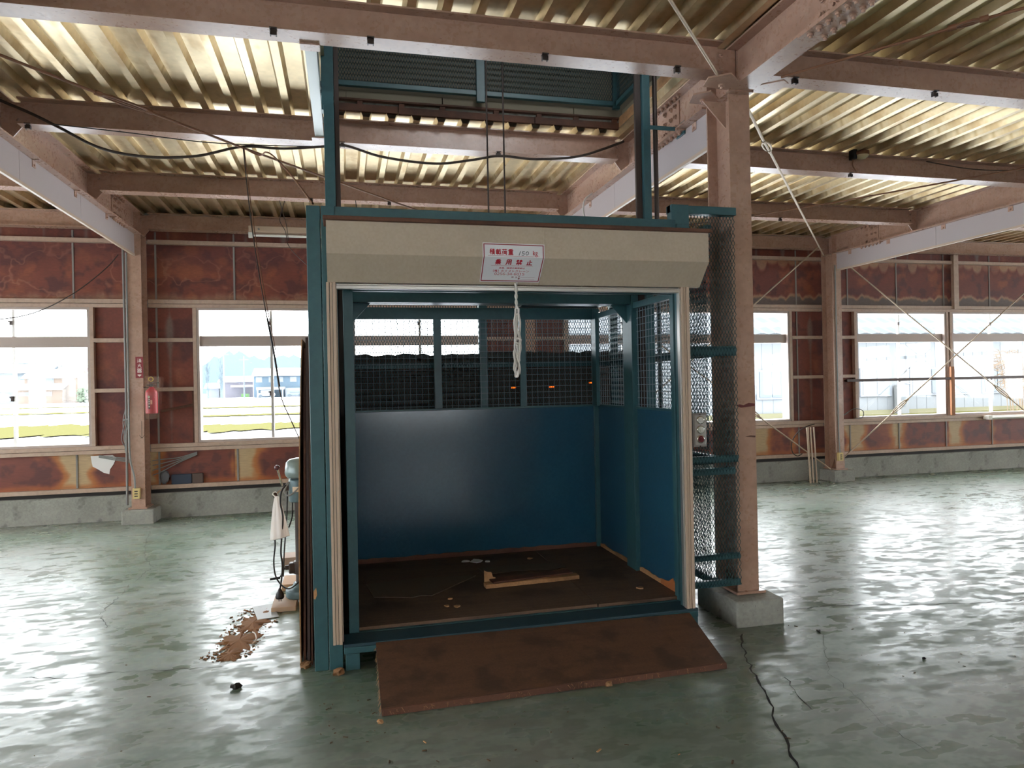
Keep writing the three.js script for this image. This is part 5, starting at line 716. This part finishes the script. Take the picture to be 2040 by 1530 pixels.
const wallGable = (x0, x1, y0, ye, yr, z0, z1) => [box(x0, x1, y0, ye, z0, z1), ...[x0, x1 - 0.1].map((x) => { const g = extr([[z0, ye], [z1, ye], [(z0 + z1) / 2, yr]], 0.1); g.rotateY(-Math.PI / 2); g.translate(x + 0.1, 0, 0); return g; })];
const frontWin = (n, x0, x1, y0, y1, z) => [['window', [box(x0 - 0.08, x1 + 0.08, y0 - 0.08, y1 + 0.08, z, z + 0.06)], winFrame], ...Array.from({ length: n }, (_, i) => ['pane', box(mix(x0, x1, i / n) + 0.03, mix(x0, x1, (i + 1) / n) - 0.03, y0, y1, z + 0.06, z + 0.09), paleWin])];
house('farm_house', 'orange two-storey house with snowy roofs seen through the leftmost window', 'house', -48, -131, [
  ['wall', wallGable(-51.5, -43.6, -0.05, 4.45, 5.6, -137, -131), orangeWall], ['wall', box(-51.9, -45.3, -0.05, 2.3, -131, -129.6), orangeWall], ['roof', gable(-51.7, -43.4, 4.35, 5.75, -137.6, -130.4), roofC], ['roof', gableB(-51.7, -43.4, 4.35, 5.75, -137.6, -130.4), roofC],
  ['roof', hexa([[-52.3, 2.25, -129.1], [-45.2, 2.25, -129.1], [-44.9, 3.15, -131], [-51.5, 3.15, -131]], [[-52.3, 2.4, -129.1], [-45.2, 2.4, -129.1], [-44.9, 3.3, -131], [-51.5, 3.3, -131]]), roofC], ['eave', box(-51.6, -43.5, 4.2, 4.34, -130.7, -130.5), darkEdge],
  ...frontWin(2, -48.3, -47.0, 1.3, 1.8, -129.6), ...frontWin(2, -51.6, -50.3, 1.35, 1.8, -129.6), ...frontWin(2, -50.9, -50.3, 3.4, 3.95, -131), ...frontWin(1, -48.6, -47.2, 3.3, 4.1, -131), ...frontWin(1, -44.7, -44.3, 3.4, 4.0, -131), ...frontWin(2, -44.7, -44.2, 1.2, 1.8, -131)]);
house('farm_house', 'grey-blue house with long snowy roof behind the orange house', 'house', -58, -150, [['wall', wallGable(-70, -55, -0.05, 5.8, 7.4, -158, -150), greyWall], ['roof', gable(-70.5, -54.5, 5.7, 7.5, -158.6, -149.4), roofC], ['ridge', box(-70.5, -54.6, 7.45, 7.62, -154.2, -153.8), darkEdge], ['eave', box(-70.5, -54.5, 5.45, 5.62, -149.6, -149.4), darkEdge], ...frontWin(2, -61.2, -59.6, 3.6, 4.9, -150)]);
house('farm_house', 'house with a red gable behind the orange house at the right', 'house', -52, -152, [['wall', wallGable(-54.3, -50, -0.05, 5.6, 6.9, -158, -152), C(0x5c2a32)], ['roof', gable(-54.6, -49.6, 5.5, 7.0, -158.6, -151.4), roofC], ['ridge', box(-54.6, -49.7, 6.95, 7.1, -155.2, -154.8), darkEdge]]);
house('shed', 'low pale blue shed left of the orange house', 'shed', -56.5, -135, [['wall', box(-60, -53, -0.05, 2.2, -141, -135), greyWall], ['roof', gable(-60.4, -52.3, 2.2, 4.0, -141.5, -134.4), roofC]]);
house('blue_house', 'blue house with a snowy roof and white windows behind the second window', 'house', -13, -150, [
  ['wall', box(-17.9, -8.3, -0.05, 4.5, -158, -150), blueWall], ['roof', gable(-18.2, -8.1, 4.5, 6.0, -158.6, -149.3), roofC], ...[[-17.42, -16.36], [-14.95, -14.2], [-12.85, -12.28], [-10.8, -9.65]].flatMap(([a, b]) => frontWin(1, a, b, 3.1, 4.05, -150).map(([n, g]) => [n, g, winFrame])),
  ['carport', [box(-17, -11.7, 1.5, 2.05, -149.5, -146), box(-16.9, -16.6, -0.05, 1.5, -146.3, -146), box(-12.2, -11.9, -0.05, 1.5, -146.3, -146)], winFrame], ['lean_to', box(-11.6, -8.2, -0.05, 1.8, -149.9, -147), winFrame]]);
house('shed', 'cluster shed with white snowy roof left of the blue house', 'shed', -22.5, -160, [['wall', box(-25.5, -19.3, -0.05, 3.4, -168, -160), C(0x55535a)], ['roof', gable(-26.3, -18.8, 3.5, 4.6, -168.5, -159.2), roofC], ['lower_roof', box(-23.5, -19.2, 2.2, 2.6, -159.9, -158), roofC]]);
house('shed', 'small white walled shed at the left of the second window', 'shed', -27.5, -162, [['wall', box(-29, -26.5, -0.05, 2.2, -166, -162), winFrame], ['roof', gable(-29.4, -26.2, 2.2, 3.2, -166.5, -161.3), roofC]]);
solo('green_bin', rbox(-21.4, -19.9, -0.05, 0.75, -159, -157.6, 0.1), C(0x3f5a34), 'pale green container standing before the shed', 'bin', [-20.6, 0, -158]);
for (const [x, z, l] of [[-14.9, -144, 'small white car parked under the carport of the blue house'], [-9.6, -145, 'grey car parked at the right end of the blue house']]) { const o = thing('car', l, 'car', [x, 0, z]); part('body', [rbox(x - 1.6, x + 1.6, 0.25, 0.85, z - 0.75, z + 0.75, 0.2, 2), rbox(x - 1.0, x + 0.9, 0.8, 1.4, z - 0.65, z + 0.65, 0.2, 2)], x < -12 ? winFrame : greyWall, o); for (const s of [-1, 1]) part('wheel', cyl(V(x + s, 0.28, z + 0.7), V(x + s, 0.28, z + 0.8), 0.32, 0.32, 16), darkEdge, o); }
for (const [x, z, h, l] of [[-55, -395, 20, 'wooded hill']]) { const n = 90, pts = [[-170, -1], [60, -1]]; const ridge = []; for (let i = 0; i <= n; i++) { const x2 = mix(-170, 60, i / n); let y = 12 + 9 * Math.exp(-Math.pow((x2 + 58) / 14, 2)) + 7 * Math.exp(-Math.pow((x2 + 28) / 16, 2)) + 6 * Math.exp(-Math.pow((x2 + 110) / 20, 2)) + 1.2 * Math.sin(x2 * 0.9) + rr(0, 1.3); ridge.push([x2, y]); } pts.push(...ridge.reverse()); const o = thing('wooded_hill', 'pale blue wooded hill far behind the houses', 'hill', [-55, 0, -400]); part('slope', extr(pts, 30).translate(0, 0, -430), C(0x44525a), o); }  // slope colour takes in the pale blue of distant haze
// bare poplars: trunk and upright twigs
for (const [x, z, h, l] of [[-27.5, -155, 8.2, 'tall bare tree at the left of the second window'], [-25.3, -157, 8.8, 'second tall bare tree beside the first in the second window'], [-24.2, -152, 7.6, 'lower bare tree left of the utility pole']]) { const o = thing('bare_tree', l, 'tree', [x, 0, z]); part('trunk', cyl(V(x, -0.1, z), V(x, h * 0.9, z), 0.18, 0.04, 8), C(0x4b565c), o); const t = []; for (let i = 0; i < 70; i++) { const y = rr(1, h * 0.85), a = rr(0, 6.28), s = rr(0.6, 2.2); t.push(cyl(V(x, y, z), V(x + Math.cos(a) * s * 0.45, y + s, z + Math.sin(a) * s * 0.4), 0.05, 0.015, 4)); } const q = part('twigs', t, C(0x4b565c), o); q.userData.kind = 'stuff'; }
for (const [x, z, h, l] of [[-22.0, -140, 9.0, 'pale utility pole left of the blue house'], [-20, -152, 8.5, 'second farther utility pole near the blue house'], [-62, -140, 9.5, 'utility pole at the left edge behind the grey house']]) { const o = thing('utility_pole', l, 'pole', [x, 0, z]); part('pole', cyl(V(x, -0.1, z), V(x, h, z), 0.16, 0.11, 10), C(0x545c62), o); part('cross_arm', box(x - 0.9, x + 0.9, h - 0.8, h - 0.65, z - 0.06, z + 0.06), C(0x545c62), o); }
{ // shrub by the orange house
  const o = thing('shrub', 'greenish shrub right of the orange house', 'shrub', [-42.6, 0, -130]); const t = []; for (let i = 0; i < 60; i++) { const g = new THREE.IcosahedronGeometry(rr(0.15, 0.4), 0); g.translate(-42.4 + rr(-0.9, 0.9), rr(0.2, 2.4), -130 + rr(-0.5, 0.5)); t.push(plain(g)); } const q = part('foliage', t, C(0x454f40), o); q.userData.kind = 'stuff';
}
{ // white factory across the lane on the right
  const z = -25.2, o = thing('factory_building', 'white ribbed factory building with pale windows outside the right windows', 'building', [26, 0, z]), wc = C(0x5b5e60, 0.8);
  const ribs = []; for (let x = 8; x < 48; x += 0.5) ribs.push(box(x, x + 0.02, 0.0, 3.4, z, z + 0.01)); part('wall', [box(6, 50, -0.06, 3.45, z - 6, z)], wc, o); part('wall_rib', ribs, C(0x595c5e), o).userData.kind = 'stuff'; part('footing', box(6, 50, -0.06, 0.16, z, z + 0.08), C(0x55523c), o);
  const tiles = []; for (let r = 0; r < 7; r++) { const y = 3.35 + r * 0.26, zz = z + 0.7 - r * 0.62; const n = 130; const prof = []; for (let i = 0; i <= n; i++) { const x = 8 + i * 0.3; prof.push([x, y + (i % 2 ? 0.05 : 0)]); } const vs = [], fs = []; prof.forEach(([x, yy]) => vs.push([x, yy, zz], [x, yy + 0.3, zz - 0.66])); for (let i = 0; i < n; i++) fs.push([2 * i, 2 * i + 2, 2 * i + 3, 2 * i + 1]); const q = part('tile_course', poly(vs, fs), r % 2 ? C(0x45494d) : C(0x383d42), o); }
  for (const [n, a, b] of [[2, 16.3, 17.45], [2, 21.2, 22.6], [3, 23.7, 26.64], [2, 27.5, 28.9], [2, 31, 32.6]]) for (const [nm, g, m] of frontWin(n, a, b, 0.82, 1.86, z + 0.016)) part(nm, g, nm === 'pane' ? C(0x444b4f, 0.5) : m, o);
  part('rain_pipe', [cyl(V(23.46, 1.4, z + 0.1), V(23.46, 2.7, z + 0.1), 0.05), box(23.4, 23.6, 2.75, 2.78, z, z + 0.15), box(23.4, 23.6, 1.25, 1.28, z, z + 0.15)], winFrame, o);
  const ac = thing('outdoor_unit', 'white air conditioner unit standing against the factory wall', 'unit', [22.95, 0, z + 0.3]); part('case', rbox(22.75, 23.15, -0.05, 1.2, z + 0.1, z + 0.5, 0.02), C(0x5a5c5c), ac); const gr = []; for (let y = 0.3; y < 1.1; y += 0.07) gr.push(box(22.8, 22.97, y, y + 0.03, z + 0.5, z + 0.51)); part('grille', gr, greyWall, ac);
  const sg = thing('meter_box', 'small pink tag on the factory wall', 'tag', [28.8, 0.9, z + 0.05]); part('plate', rbox(28.68, 28.95, 0.85, 1.0, z + 0.1, z + 0.13, 0.01), C(0x6e2a44), sg);
}
{ // dry reeds by the right window
  const o = thing('dry_reeds', 'tall dry reed clump with feathery tops outside the far right window', 'reeds', [18.6, 0, -16]); const t = [], f = []; for (let i = 0; i < 26; i++) { const x = 18.7 + rr(-0.35, 0.35), z = -16 + rr(-0.3, 0.3), h = rr(1.4, 2.4), lean = rr(-0.5, 0.1); t.push(tube([[x, -0.05, z], [x + lean * 0.2, h * 0.5, z], [x + lean, h, z]], 0.008, 8, 4)); for (let k = 0; k < 7; k++) { const y = h * rr(0.75, 1), q = x + lean * y / h; f.push(tube([[q, y, z], [q - rr(0.05, 0.3), y + rr(0, 0.1), z + rr(-0.1, 0.1)], [q - rr(0.2, 0.5), y - rr(0, 0.15), z]], 0.006, 6, 4)); } }
  part('stalks', t, C(0x5e4e3a), o).userData.kind = 'stuff'; part('plumes', f, C(0x5e4c38), o).userData.kind = 'stuff';
}
renderer.render(scene, camera);
